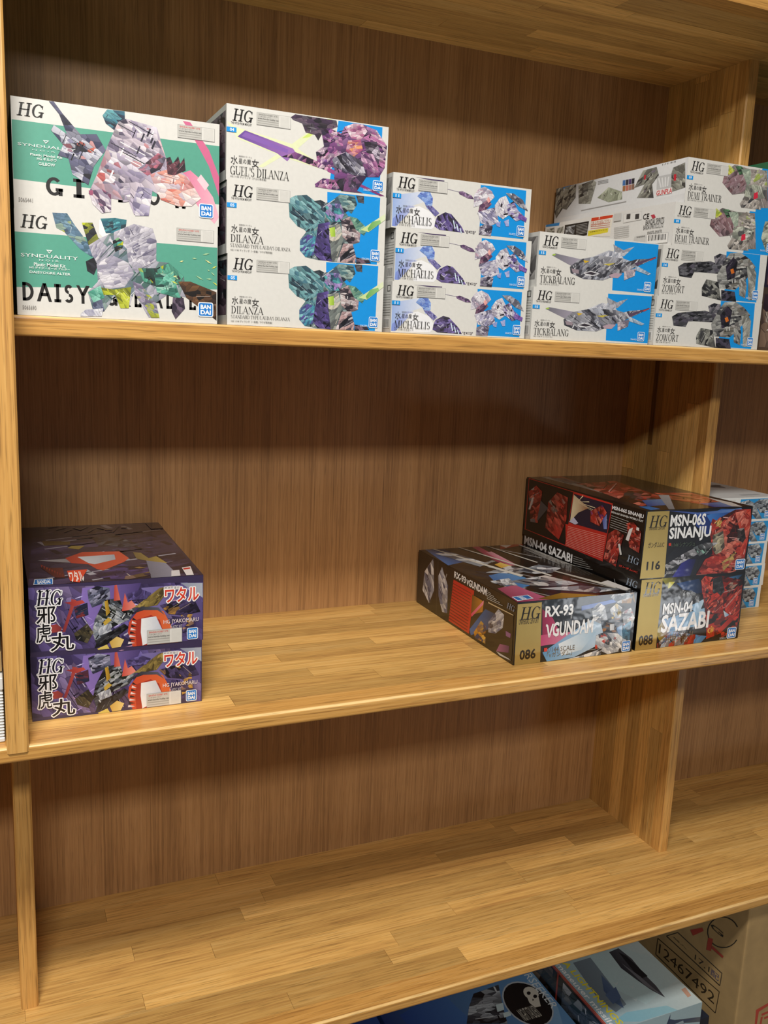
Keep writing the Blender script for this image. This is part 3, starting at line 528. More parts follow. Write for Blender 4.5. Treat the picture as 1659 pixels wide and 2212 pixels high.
('s',[(0.584,0.416),(0.736,0.151),(0.81,0.127),(0.721,0.407),(0.641,0.428)],14,['6c5c34','8c7840','4c4024','a89050'],'3a3020'),
('s',[(0.24,0.725),(0.316,0.597),(0.35,0.732),(0.314,0.888),(0.252,0.818)],10,['2c2820','4c4430','181818','686048'],'16161c'),
('s',[(0.371,0.682),(0.441,0.625),(0.454,0.738),(0.384,0.795)],6,['a8acb8','c8ccd4','888c98'],'16161c'),
('s',[(0.37,0.846),(0.526,0.643),(0.554,0.705),(0.425,0.933),(0.355,0.971)],14,['101014','24242c','38383e','0c0c10'],'16161c'),
('g',[(0.439,0.9),(0.482,0.827),(0.524,0.883),(0.503,0.989),(0.453,0.995)],'c8a048','e8cc80'),
('p',[(0.369,0.984),(0.425,0.933),(0.439,1),(0.375,1)],'d8c060'),
('g',[(0.554,0.631),(0.598,0.493),(0.685,0.437),(0.758,0.507),(0.794,0.683),(0.846,1),(0.574,1),(0.546,0.777)],'c8442c','e0703c'),
('p',[(0.597,0.603),(0.684,0.548),(0.735,0.633),(0.757,0.825),(0.742,1),(0.596,1),(0.59,0.75)],'a83424'),
('g',[(0.626,0.591),(0.713,0.573),(0.75,0.786),(0.742,0.897),(0.632,1),(0.622,0.794)],'f0f0f0','c4c8d4'),
('g',[(0.562,0.522),(0.627,0.407),(0.728,0.445),(0.765,0.565),(0.721,0.481),(0.634,0.463)],'1c1c24','5c5c68'),
('p',[(0.576,0.562),(0.601,0.613),(0.572,0.598)],'2a1c20'),
('p',[(0.572,0.613),(0.599,0.661),(0.569,0.649)],'e8d8d8'),
('p',[(0.568,0.664),(0.598,0.709),(0.565,0.7)],'2a1c20'),
('p',[(0.565,0.715),(0.596,0.757),(0.561,0.751)],'e8d8d8'),
('p',[(0.561,0.766),(0.594,0.805),(0.557,0.802)],'2a1c20'),
('p',[(0.557,0.817),(0.593,0.853),(0.553,0.853)],'e8d8d8'),
('p',[(0.553,0.868),(0.591,0.901),(0.549,0.904)],'2a1c20'),
('p',[(0.549,0.919),(0.589,0.949),(0.546,0.955)],'e8d8d8'),
('s',[(0.736,0.41),(0.846,0.357),(0.951,0.396),(0.982,0.553),(0.876,0.588),(0.787,0.551)],20,['241e34','3c3254','4c4068','18141f','a87c3c'],'16161c'),
('s',[(0.542,0.207),(0.628,0.15),(0.685,0.215),(0.656,0.302),(0.556,0.301)],10,['4c4070','3a3058','6c60a0'],'16161c'),
('s',[(0.861,0.585),(0.936,0.582),(0.944,0.792),(0.876,0.853)],10,['4c4060','c89848','342a48','6c5c90'],'16161c'),
('t','魔神英雄伝',0.762,0.141,0.854,0.183,'241c28','n',{'outline': ('f4f0f0',0.01)}),
('t','ワタル',0.766,0.156,0.972,0.385,'d83c28','n',{'bold': 0.02,'outline': ('f8f4f0',0.016)}),
('t','HG',0.036,0.075,0.18,0.296,'141420','serif',{'shear': 0.18,'outline': ('f4f4f8',0.016)}),
('t','邪',0.037,0.303,0.143,0.568,'0c0a10','n',{'bold': 0.012,'outline': ('f8f6f6',0.016)}),
('t','虎',0.034,0.544,0.114,0.821,'0c0a10','n',{'bold': 0.012,'outline': ('f8f6f6',0.016)}),
('t','丸',0.108,0.694,0.241,0.961,'0c0a10','n',{'bold': 0.012,'outline': ('f8f6f6',0.016)}),
('t','HG JYAKOMARU',0.757,0.638,0.971,0.718,'e8d8d8','n',{'bold': 0.01}),
('t','PLASTIC KIT',0.798,0.731,0.869,0.779,'d8d0d8','n',{}),
('W',0.658,0.775,0.869,0.994,'www.bandai-hobby.net',True),
('L',0.899,0.791,0.967,0.973)],
'ja_top':[
('p',[(0,0),(1,0),(1,1),(0,1)],'2e2836'),
('s',[(0.092,0),(1,0.017),(0.978,1),(0,1)],80,['2e283a','3a3248','241e2c','443a58','352d40','4c4260'],'262030'),
('k',20,(0.089,0.002,0.84,1.021),0.02,0.1,['7c6ca0','a89cc0','4c3c68']),
('g',[(0.075,0.634),(0.244,0.629),(0.365,0.719),(0.237,0.689)],'a8a4a8','686468'),
('g',[(0.245,0.619),(0.363,0.53),(0.594,0.554),(0.63,0.678),(0.587,0.733),(0.438,0.846),(0.406,0.822),(0.369,0.739),(0.271,0.704)],'a83828','c85438'),
('g',[(0.321,0.61),(0.553,0.602),(0.544,0.685),(0.405,0.745),(0.372,0.72)],'c4c8cc','a0a4ac'),
('s',[(0.467,0.276),(0.615,0.207),(0.699,0.371),(0.771,0.454),(0.642,0.481),(0.477,0.411)],18,['1c1a20','3c3c44','58585c','0f0f14','7c7c80'],'16161c'),
('p',[(0.132,0.29),(0.312,0.328),(0.305,0.386),(0.14,0.385)],'5c4c28'),
('p',[(0.31,0.41),(0.395,0.422),(0.347,0.483),(0.281,0.447)],'8c7838'),
('g',[(0.677,0.577),(0.797,0.639),(0.841,0.792),(0.801,0.796),(0.673,0.695)],'6c5c38','a89048'),
('g',[(0.725,0.734),(0.833,0.791),(0.854,1),(0.687,1)],'6c6c78','8c8c9c'),
('s',[(0.377,0.91),(0.564,0.769),(0.703,0.85),(0.696,0.961),(0.551,1),(0.423,0.971)],22,['241c38','3c3058','4c3c70','181424','8c7040'],'16161c'),
('s',[(0.725,0.606),(0.788,0.549),(0.822,0.664),(0.75,0.696)],6,['241c28','3c3044'],'16161c'),
('g',[(0.087,0.753),(0.212,0.773),(0.209,0.918),(0.155,0.91)],'3c1c1c','5c2824'),
('p',[(0.091,0.705),(0.104,0.721),(0.091,0.753)],'8c3428'),
('p',[(0.104,0.727),(0.116,0.74),(0.105,0.774)],'8c3428'),
('p',[(0.118,0.748),(0.129,0.759),(0.118,0.795)],'8c3428'),
('p',[(0.132,0.769),(0.141,0.778),(0.132,0.816)],'8c3428'),
('p',[(0.145,0.79),(0.153,0.797),(0.145,0.836)],'8c3428'),
('p',[(0.159,0.811),(0.165,0.816),(0.158,0.857)],'8c3428'),
('p',[(0.172,0.832),(0.177,0.834),(0.171,0.877)],'8c3428'),
('p',[(0.185,0.852),(0.189,0.853),(0.184,0.897)],'8c3428'),
('p',[(0.198,0.872),(0.201,0.871),(0.197,0.916)],'8c3428'),
('p',[(0.231,0.823),(0.349,0.822),(0.279,1),(0.23,0.974)],'d8482c'),
('t','ワタル',0.234,0.832,0.313,0.99,'f4ece4','n',{'bold': 0.03}),
('p',[(0.04,0.917),(0.141,0.921),(0.132,1),(0.028,0.994)],'f2f4f6'),
('p',[(0.043,0.924),(0.137,0.928),(0.13,0.998),(0.033,0.988)],'1470c0'),
('t','BANDAI',0.052,0.934,0.122,0.986,'f2f6fa','n',{'bold': 0.03}),
('p',[(0.906,0.882),(0.964,0.871),(0.942,1),(0.897,1)],'e8e0dc'),
('p',[(0.91,0.894),(0.956,0.886),(0.951,0.908),(0.907,0.917)],'c83c34'),
('p',[(0.831,0.918),(0.88,0.916),(0.861,1),(0.806,1)],'d8d4d4'),
('p',[(0.9,0.01),(1,0.021),(1,0.155),(0.909,0.153)],'4a4450'),
('p',[(0.906,0.023),(1,0.031),(1,0.143),(0.917,0.141)],'2c2634'),
('p',[(0.198,0.016),(0.276,0),(0.266,0.014),(0.198,0.033)],'6c6454'),
('p',[(0.248,0.072),(0.326,0.034),(0.315,0.049),(0.248,0.088)],'6c6454'),
('p',[(0.298,0.127),(0.375,0.068),(0.364,0.082),(0.297,0.142)],'6c6454'),
('p',[(0.365,0.039),(0.423,0.101),(0.413,0.116),(0.364,0.055)],'6c6454'),
('p',[(0.414,0.095),(0.489,0.027),(0.477,0.043),(0.413,0.111)],'6c6454'),
('p',[(0.462,0.149),(0.537,0.062),(0.526,0.077),(0.461,0.165)],'6c6454'),
('p',[(0.534,0.061),(0.586,0.096),(0.574,0.111),(0.533,0.078)],'6c6454'),
('p',[(0.582,0.117),(0.634,0.13),(0.622,0.144),(0.58,0.133)],'6c6454'),
('p',[(0.629,0.172),(0.703,0.056),(0.691,0.071),(0.627,0.188)],'6c6454'),
('p',[(0.705,0.084),(0.752,0.091),(0.739,0.106),(0.703,0.101)],'6c6454')],
'nu':[
('p',[(0,0),(1,0),(1,1),(0,1)],'14161c'),
('s',[(0.185,0.009),(0.987,0),(1,1),(0.213,1)],40,['101218','181c24','14222c','0c0e12','1c2430'],'0c0e12'),
('g',[(0.202,0.139),(0.291,0.295),(0.375,0.594),(0.224,0.703)],'8c1c44','c83c70'),
('g',[(0.201,0.557),(0.668,0.559),(0.662,0.702),(0.208,0.735)],'c04070','e8a8c0'),
('g',[(0.23,0.846),(0.598,0.401),(0.722,0.377),(0.795,0.584),(0.717,0.811),(0.501,0.98),(0.272,1)],'5c98c8','c8dcec'),
('g',[(0.357,0.732),(0.605,0.546),(0.67,0.607),(0.558,0.872),(0.389,0.93)],'e8f0f6','a8c8e0'),
('g',[(0.525,0.15),(0.871,0.067),(0.886,0.118),(0.529,0.222)],'3c5ca8','6c90d8'),
('g',[(0.74,0),(0.968,0),(0.992,0.185),(0.947,0.056)],'5c4424','8c6c38'),
('s',[(0.614,0.214),(0.672,0.117),(0.725,0.186),(0.762,0.433),(0.701,0.469),(0.636,0.408)],18,['e4e4e4','f4f4f2','b8bcc4','8c929c','d0d4d8','585e68','2a2e38'],'2c343c'),
('s',[(0.755,0.024),(0.803,0),(0.969,0),(0.953,0.178),(0.837,0.158)],14,['28323c','4c5864','88949c','c8ccd0','a87830'],'16161c'),
('s',[(0.772,0.242),(0.824,0.156),(0.879,0.238),(0.875,0.406),(0.8,0.44)],12,['e4e4e4','f4f4f2','b8bcc4','8c929c','d0d4d8','585e68','2a2e38','d8b848'],'3c4450'),
('s',[(0.883,0.311),(0.957,0.252),(0.999,0.43),(0.975,0.596),(0.908,0.559)],14,['e4e4e4','f4f4f2','b8bcc4','8c929c','d0d4d8','585e68','2a2e38','c84848'],'3c4450'),
('s',[(0.699,0.421),(0.875,0.406),(0.91,0.583),(0.864,0.696),(0.736,0.669)],22,['1c2028','2c3440','14161c','3c4450','a86c30'],'0c0e12'),
('g',[(0.784,0.498),(0.822,0.493),(0.827,0.603),(0.789,0.603)],'f0f2f4','c8ccd4'),
('s',[(0.672,0.656),(0.733,0.62),(0.902,0.679),(0.993,0.945),(0.789,0.998),(0.67,0.873)],28,['e4e4e4','f4f4f2','b8bcc4','8c929c','d0d4d8','585e68','2a2e38','c84030'],'3c4450'),
('s',[(0.895,0.556),(0.968,0.473),(0.973,0.817),(0.905,0.754)],8,['3c7090','2c4858','5c98b8','1c2c38'],'16161c'),
('s',[(0.562,0.97),(0.733,0.887),(0.726,1),(0.442,1)],8,['e4e4e4','f4f4f2','b8bcc4','8c929c','d0d4d8','585e68','2a2e38'],'16161c'),
('g',[(0.845,0.57),(0.888,0.53),(0.904,0.729),(0.863,0.671)],'2c6cb0','b8d8f0'),
('G',[(0,0.029),(0.192,0.027),(0.216,1),(0.008,1)]),
('t','HG',0.024,0.084,0.187,0.287,'1a1612','serif',{'shear': 0.18}),
('t','UNIVERSAL CENTURY',0.019,0.266,0.179,0.355,'3c3220','n',{'bold': 0.02}),
('t','086',0.044,0.761,0.174,0.927,'1a1612','n',{'bold': 0.03}),
('t','RX-93',0.226,0.097,0.458,0.28,'f6f6f6','cond',{}),
('t','ν',0.241,0.39,0.304,0.607,'f6f6f6','n',{'bold': 0.01}),
('t','GUNDAM',0.297,0.366,0.639,0.606,'f6f6f6','cond',{}),
('p',[(0.239,0.772),(0.265,0.771),(0.267,0.831),(0.241,0.832)],'d83828'),
('t','1/144 SCALE',0.272,0.775,0.495,0.853,'6c6458','n',{}),
('t','「νガンダム」',0.268,0.854,0.475,0.937,'7c6c50','n',{}),
('L',0.905,0.803,0.982,0.987)],
'nu_top':[
('p',[(0,0),(1,0),(1,1),(0,1)],'1c1a16'),
('s',[(0.049,0),(1,0),(0.994,0.991),(0,1)],50,['241e14','1a1814','2c2418','141414','322818','20242c'],'161410'),
('g',[(0.056,0),(0.227,0.02),(0.227,0.283),(0,0.339)],'3c6ca8','1c2c48'),
('g',[(0.161,0.566),(0.384,0.517),(0.42,0.743),(0.206,0.81),(0.1,0.716)],'2c64a0','5c98d0'),
('g',[(0.499,0),(0.565,0),(0.53,0.36),(0.435,0.377)],'7c2440','c05070'),
('g',[(0.52,0.132),(0.582,0.124),(0.55,0.425),(0.475,0.419)],'b04868','e8a8b8'),
('g',[(0.04,0.782),(0.216,0.748),(0.247,0.915),(0.277,1),(0,1)],'8c3050','c86888'),
('g',[(0.187,0.975),(0.433,0.922),(0.668,1),(0.257,1)],'6c5018','b89030'),
('g',[(0.778,0),(1,0),(0.992,0.024),(0.699,0.089)],'8c2c24','b04838'),
('p',[(0.774,0),(0.888,0.009),(0.778,0.065)],'d8d4cc'),
('g',[(0.377,0.383),(0.46,0.35),(0.491,0.431),(0.374,0.472)],'d8a030','e8d078'),
('s',[(0.072,0.098),(0.227,0.088),(0.343,0.362),(0.227,0.405)],9,['c8ccd0','eceef0','8c949c','585c64','2c3038','e0d8d0'],'20242c'),
('s',[(0.183,0.514),(0.468,0.427),(0.578,0.519),(0.404,0.577)],9,['c8ccd0','eceef0','8c949c','585c64','2c3038','e0d8d0'],'20242c'),
('s',[(0.452,0.528),(0.726,0.437),(0.847,0.531),(0.699,0.596),(0.538,0.599)],9,['c8ccd0','eceef0','8c949c','585c64','2c3038','e0d8d0'],'20242c'),
('s',[(0.227,0.685),(0.592,0.635),(0.711,0.804),(0.555,0.83),(0.322,0.779)],9,['c8ccd0','eceef0','8c949c','585c64','2c3038','e0d8d0'],'20242c'),
('s',[(0.331,0.831),(0.696,0.84),(0.935,0.944),(0.683,0.964)],9,['c8ccd0','eceef0','8c949c','585c64','2c3038','e0d8d0'],'20242c'),
('s',[(0.088,0.662),(0.27,0.638),(0.227,0.763),(0.101,0.742)],9,['c8ccd0','eceef0','8c949c','585c64','2c3038','e0d8d0'],'20242c'),
('g',[(0.117,0),(0.146,0),(0.425,0.609),(0.38,0.629)],'b8b4a8','e8e4d8'),
('g',[(0.364,0),(0.388,0),(0.648,0.644),(0.619,0.654)],'b8b4a8','e8e4d8'),
('g',[(0.94,0.017),(0.965,0.013),(1,0.502),(0.997,0.519)],'b8b4a8','e8e4d8'),
('g',[(0.724,0.571),(0.752,0.57),(0.952,0.908),(0.899,0.92)],'b8b4a8','e8e4d8'),
('g',[(0.634,0),(0.65,0),(0.767,0.397),(0.747,0.403)],'b8b4a8','e8e4d8'),
('t','HG',0.153,0.01,0.252,0.058,'4c5460','serif',{}),
('p',[(0.024,0.924),(0.166,0.913),(0.157,0.97),(0.013,0.987)],'f0f2f4'),
('p',[(0.03,0.927),(0.156,0.918),(0.147,0.966),(0.024,0.979)],'1c70b8'),
('t','BANDAI',0.064,0.921,0.106,0.98,'f0f4f8','n',{'bold': 0.03}),
('p',[(0.888,0.819),(0.983,0.795),(1,0.955),(0.931,0.968)],'e8e4e0'),
('t','RX-93 νGUNDAM',0.9,0.119,0.99,0.479,'a8a49c','cond',{})],
'nu_side':[
('p',[(0,0),(1,0),(1,1),(0,1)],'0e0d0c'),
('s',[(0.026,0),(0.984,0.05),(0.995,0.986),(0.029,0.914)],30,['12100e','161210','0c0c0c','1a1612'],'0c0b0a'),
('p',[(0.228,0.003),(0.233,0.004),(0.241,0.973),(0.236,0.973)],'3a3632'),
('s',[(0.081,0.335),(0.175,0.009),(0.202,0.578),(0.152,0.873),(0.067,0.708)],14,['d0d0d4','a8acb8','6c7490','48506c','e8e8ea','383c50'],'1c1c24'),
('s',[(0.242,0.271),(0.277,0.081),(0.351,0.355),(0.36,0.847),(0.305,0.879),(0.255,0.634)],14,['d0d0d4','a8acb8','6c7490','48506c','e8e8ea','383c50'],'1c1c24'),
('p',[(0.408,0.192),(0.619,0.187),(0.593,0.954),(0.38,0.958)],'c8241c'),
('p',[(0.398,0.254),(0.59,0.253),(0.591,0.268),(0.399,0.269)],'7c1814'),
('p',[(0.397,0.307),(0.589,0.307),(0.589,0.321),(0.397,0.322)],'7c1814'),
('p',[(0.395,0.36),(0.588,0.361),(0.588,0.375),(0.395,0.376)],'7c1814'),
('p',[(0.393,0.414),(0.586,0.414),(0.587,0.429),(0.394,0.429)],'7c1814'),
('p',[(0.392,0.468),(0.585,0.468),(0.586,0.483),(0.392,0.483)],'7c1814'),
('p',[(0.39,0.522),(0.584,0.523),(0.584,0.537),(0.391,0.537)],'7c1814'),
('p',[(0.389,0.575),(0.583,0.577),(0.583,0.591),(0.389,0.591)],'7c1814'),
('p',[(0.387,0.629),(0.581,0.631),(0.582,0.646),(0.388,0.645)],'7c1814'),
('p',[(0.385,0.684),(0.58,0.685),(0.581,0.7),(0.386,0.699)],'7c1814'),
('p',[(0.384,0.738),(0.579,0.74),(0.579,0.755),(0.384,0.753)],'7c1814'),
('p',[(0.382,0.792),(0.577,0.795),(0.578,0.809),(0.383,0.807)],'7c1814'),
('p',[(0.381,0.846),(0.576,0.849),(0.577,0.864),(0.381,0.862)],'7c1814'),
('p',[(0.379,0.901),(0.575,0.904),(0.575,0.919),(0.38,0.916)],'7c1814'),
('p',[(0.633,0.26),(0.979,0.228),(0.988,0.948),(0.598,0.962)],'1a1614'),
('g',[(0.734,0.379),(0.84,0.364),(0.772,0.678),(0.615,0.955),(0.598,0.873)],'2c6cb4','14304c'),
('g',[(0.605,0.264),(0.717,0.275),(0.71,0.453),(0.603,0.615)],'6c4410','c88428'),
('g',[(0.603,0.603),(0.716,0.251),(0.712,0.328),(0.611,0.644)],'e03c68','f090a8'),
('s',[(0.768,0.561),(0.849,0.26),(0.901,0.299),(0.897,0.515),(0.838,0.676),(0.774,0.725)],16,['d0d0d4','a8acb8','6c7490','48506c','e8e8ea','383c50'],'20202c'),
('s',[(0.641,0.875),(0.702,0.609),(0.751,0.653),(0.755,0.942),(0.658,0.956)],10,['d89828','b87820','2c3c68','e8b850','1c1c20'],'16161c'),
('g',[(0.882,0.793),(0.961,0.735),(0.959,0.847),(0.855,0.945)],'a8608c','5c2c5c'),
('p',[(0.923,0.533),(0.966,0.531),(0.965,0.602),(0.928,0.61)],'8c5c8c'),
('p',[(0.855,0.945),(0.962,0.933),(0.981,0.945),(0.888,0.976)],'c8c8c8'),
('p',[(0.756,0.235),(0.978,0.217),(0.977,0.233),(0.757,0.258)],'c8b48c'),
('t','RX-93',0.415,0.031,0.535,0.15,'f2f2f2','cond',{}),
('t','νGUNDAM',0.542,0.036,0.737,0.158,'f2f2f2','cond',{}),
('p',[(0.739,0.048),(0.749,0.049),(0.75,0.059),(0.739,0.057)],'b8b8b4'),
('p',[(0.74,0.076),(0.777,0.073),(0.777,0.082),(0.74,0.085)],'b8b8b4'),
('p',[(0.741,0.104),(0.804,0.096),(0.804,0.106),(0.741,0.113)],'b8b8b4'),
('p',[(0.742,0.132),(0.831,0.119),(0.831,0.129),(0.742,0.141)],'b8b8b4'),
('p',[(0.743,0.159),(0.857,0.142),(0.858,0.151),(0.743,0.169)],'b8b8b4'),
('p',[(0.744,0.187),(0.884,0.165),(0.884,0.174),(0.744,0.197)],'b8b8b4'),
('t','HG',0.918,0.076,0.985,0.169,'8c98ac','serif',{'shear': 0.18})],
'sin':[
('p',[(0,0),(1,0),(1,1),(0,1)],'0d0e12'),
('s',[(0.203,0.026),(0.988,0.025),(0.995,1),(0.218,0.999)],30,['0c0d12','12141c','0e0e14','181a26'],'0a0b0e'),
('g',[(0.454,0.055),(0.624,0.045),(0.619,0.178),(0.778,0.168),(0.592,0.401),(0.468,0.256)],'1c3c8c','0e1428'),
('g',[(0.557,0.107),(0.694,0.016),(0.825,0.025),(0.757,0.28),(0.662,0.182),(0.608,0.222)],'3c7cc8','1c2c74'),
('g',[(0.16,0),(0.483,0.057),(0.884,0.018),(0.917,0.065),(0.485,0.09)],'2c3c90','5c84c0'),
('g',[(0.294,0.998),(0.389,0.74),(0.503,0.752),(0.463,0.997)],'2c2c9c','10143c'),
('g',[(0.807,0.558),(0.949,0.48),(0.975,0.806),(0.865,0.748)],'8c9cb8','3c4878'),
('s',[(0.519,0.993),(0.655,0.679),(0.598,0.289),(0.675,0.16),(0.826,0.036),(0.981,0.036),(0.999,0.254),(0.975,0.806),(0.843,1)],50,['a82c24','c43c30','7c1c18','d85848','5c1412','8c2420','e07c68','3c1010','2a1414','481818'],'280c0c'),
('s',[(0.598,0.289),(0.617,0.156),(0.679,0.206),(0.76,0.325),(0.722,0.595),(0.631,0.54)],20,['a82c24','c43c30','7c1c18','d85848','5c1412','8c2420','e07c68','3c1010','b8a060','8c8478'],'280c0c'),
('s',[(0.637,0.225),(0.688,0.139),(0.737,0.21),(0.7,0.298)],8,['c0403c','d8b058','4c1414','e8c880'],'16161c'),
('s',[(0.724,0.232),(0.828,0.059),(0.874,0.085),(0.795,0.397),(0.741,0.46)],16,['a82c24','c43c30','7c1c18','d85848','5c1412','8c2420','e07c68','3c1010'],'280c0c'),
('s',[(0.83,0.082),(0.974,0.035),(0.999,0.254),(0.964,0.666),(0.929,0.801),(0.915,0.43)],22,['c03828','d85440','9c2c24','e88470','a03428'],'4c1410'),
('s',[(0.871,0.335),(0.936,0.318),(0.964,0.481),(0.939,0.548),(0.883,0.496)],9,['2c2424','4c3c3c','181414','a89c98'],'16161c'),
('s',[(0.635,0.405),(0.732,0.346),(0.766,0.599),(0.702,0.73),(0.652,0.633)],12,['8c8470','b0a488','4c443c','c8bc9c','5c1c18'],'16161c'),
('s',[(0.518,0.981),(0.589,0.762),(0.714,0.685),(0.84,0.607),(0.975,0.806),(0.898,0.983),(0.842,1)],46,['a82c24','c43c30','7c1c18','d85848','5c1412','8c2420','e07c68','3c1010'],'280c0c'),
('s',[(0.213,0.808),(0.383,0.649),(0.571,0.511),(0.702,0.524),(0.579,0.625),(0.404,0.764),(0.246,0.891)],24,['8c8c90','b8b8bc','58585c','38383c','c8c8d0','2c2c2e'],'16161c'),
('s',[(0.461,0.568),(0.543,0.52),(0.595,0.65),(0.528,0.71)],8,['38383c','6c7478','1c1c1e','8cb8a8'],'16161c'),
('s',[(0.753,0.827),(0.875,0.68),(0.909,0.729),(0.779,0.968)],8,['a84038','c8a860','3c1414'],'16161c'),
('G',[(0.012,0.012),(0.207,0.011),(0.221,0.988),(0,0.981)]),
('t','HG',0.034,0.072,0.197,0.244,'1a1612','serif',{'shear': 0.18}),
('t','UNIVERSAL CENTURY',0.039,0.237,0.182,0.28,'3c3220','n',{'bold': 0.02}),
('t','ガンダムUC',0.044,0.455,0.189,0.54,'4a3c20','n',{'bold': 0.02}),
('t','116',0.048,0.734,0.172,0.866,'1a1612','n',{'bold': 0.03}),
('t','MSN-06S',0.224,0.067,0.552,0.245,'f6f6f6','cond',{}),
('t','SINANJU',0.225,0.257,0.614,0.473,'f6f6f6','cond',{}),
('p',[(0.229,0.484),(0.25,0.484),(0.252,0.524),(0.232,0.524)],'d83828'),
('t','1/144 シナンジュ',0.255,0.48,0.474,0.547,'5a6a58','n',{}),
('t','5058013',0.23,0.904,0.299,0.944,'d0d0d0','n',{}),
('L',0.887,0.796,0.984,0.961)],
'sin_top':[
('p',[(0,0),(1,0),(1,1),(0,1)],'17161a'),
('s',[(0.037,0),(1,0),(0.93,1),(0.01,1)],44,['1a181c','141216','24181a','301c1c','1c1c28'],'121114'),
('g',[(0.221,0),(0.35,0),(0.223,0.588),(0.136,0.49)],'6c1c18','983028'),
('g',[(0.126,0.017),(0.197,0.023),(0.271,0.548),(0.167,0.538)],'8c8c88','b4b4b0'),
('s',[(0.246,0.262),(0.692,0.199),(0.599,0.536),(0.539,0.75),(0.088,0.9),(0.131,0.664)],44,['a82c24','c43c30','7c1c18','d85848','5c1412','8c2420','e07c68','3c1010','101014','4c4c54'],'1a0c0c'),
('s',[(0.613,0.583),(0.95,0.617),(0.897,0.913),(0.67,0.967),(0.539,0.75)],26,['a82c24','c43c30','7c1c18','d85848','5c1412','8c2420','e07c68','3c1010','c8704c'],'2a1010'),
('g',[(0.265,0.762),(0.488,0.745),(0.349,0.891),(0.135,0.906)],'1c3c8c','5c8cc0'),
('g',[(0.644,0.885),(0.924,0.875),(0.881,0.991),(0.645,0.983)],'2c3c90','8ca4cc'),
('g',[(0.575,0.646),(0.667,0.656),(0.262,0.996),(0.215,0.99)],'787c84','a8acb4'),
('g',[(0.917,0.748),(0.949,0.899),(0.893,1),(0.819,0.984)],'d8d0c8','e8e0d8'),
('p',[(0.056,0.904),(0.147,0.907),(0.159,0.976),(0.05,0.993)],'1c70b8'),
('t','MSN-06S SINANJU',0.171,0.048,0.305,0.317,'8c8c88','cond',{})],
'sin_side':[
('p',[(0,0),(1,0),(1,1),(0,1)],'0d0c0c'),
('p',[(0.02,0.006),(0.761,0.03),(0.723,0.94),(0.015,0.905)],'c02c24'),
('p',[(0.025,0.019),(0.439,0.032),(0.405,0.909),(0.024,0.894)],'120e0e'),
('p',[(0.447,0.052),(0.753,0.053),(0.738,0.495),(0.422,0.528)],'1c1830'),
('p',[(0.394,0.57),(0.737,0.519),(0.718,0.921),(0.413,0.911)],'c42c24'),
('p',[(0.418,0.592),(0.729,0.543),(0.729,0.552),(0.418,0.601)],'e89080'),
('p',[(0.417,0.617),(0.728,0.572),(0.728,0.581),(0.418,0.627)],'e89080'),
('p',[(0.417,0.643),(0.727,0.601),(0.727,0.61),(0.417,0.652)],'e89080'),
('p',[(0.416,0.668),(0.726,0.63),(0.727,0.639),(0.417,0.678)],'e89080'),
('p',[(0.416,0.693),(0.725,0.658),(0.726,0.667),(0.416,0.703)],'e89080'),
('p',[(0.415,0.719),(0.725,0.687),(0.725,0.696),(0.416,0.728)],'e89080'),
('p',[(0.415,0.744),(0.724,0.716),(0.724,0.725),(0.415,0.754)],'e89080'),
('p',[(0.415,0.77),(0.723,0.745),(0.723,0.754),(0.415,0.779)],'e89080'),
('p',[(0.414,0.795),(0.722,0.774),(0.723,0.783),(0.415,0.805)],'e89080'),
('p',[(0.414,0.821),(0.721,0.803),(0.722,0.812),(0.414,0.831)],'e89080'),
('p',[(0.413,0.846),(0.721,0.832),(0.721,0.841),(0.414,0.856)],'e89080'),
('p',[(0.413,0.872),(0.72,0.861),(0.72,0.87),(0.413,0.882)],'e89080'),
('p',[(0.412,0.898),(0.719,0.89),(0.719,0.899),(0.413,0.907)],'e89080'),
('s',[(0.03,0.236),(0.1,0.096),(0.162,0.166),(0.142,0.718),(0.067,0.739)],20,['a82c24','c43c30','7c1c18','d85848','5c1412','8c2420','e07c68','3c1010','c8c8c8'],'1a0a0a'),
('s',[(0.226,0.309),(0.301,0.105),(0.398,0.139),(0.401,0.504),(0.348,0.862),(0.216,0.747)],34,['a82c24','c43c30','7c1c18','d85848','5c1412','8c2420','e07c68','3c1010','9c9088'],'1a0a0a'),
('p',[(0.067,0.32),(0.086,0.305),(0.058,0.535),(0.04,0.54)],'e0dcd8'),
('p',[(0.154,0.324),(0.23,0.408),(0.14,0.68),(0.132,0.672)],'5c5c60'),
('g',[(0.447,0.064),(0.58,0.203),(0.498,0.324),(0.434,0.508)],'e8d8b0','8c4c28'),
('p',[(0.484,0.163),(0.523,0.035),(0.528,0.048)],'f4e4b8'),
('p',[(0.484,0.163),(0.576,0.1),(0.581,0.113)],'f4e4b8'),
('p',[(0.484,0.163),(0.628,0.164),(0.633,0.177)],'f4e4b8'),
('p',[(0.484,0.163),(0.679,0.226),(0.684,0.239)],'f4e4b8'),
('p',[(0.484,0.163),(0.729,0.288),(0.734,0.301)],'f4e4b8'),
('s',[(0.595,0.242),(0.685,0.096),(0.724,0.188),(0.676,0.425),(0.602,0.402)],18,['a82c24','c43c30','7c1c18','d85848','5c1412','8c2420','e07c68','3c1010','c89038','1c2c78'],'1a0a0a'),
('g',[(0.695,0.321),(0.725,0.21),(0.735,0.433),(0.712,0.448)],'3c4c9c','8ca0d8'),
('p',[(0.428,0.512),(0.463,0.417),(0.505,0.487),(0.481,0.527)],'c8c4d8'),
('s',[(0.75,0.492),(0.802,0.389),(0.866,0.437),(0.847,0.63),(0.828,0.94),(0.733,0.897)],26,['a82c24','c43c30','7c1c18','d85848','5c1412','8c2420','e07c68','3c1010'],'1a0a0a'),
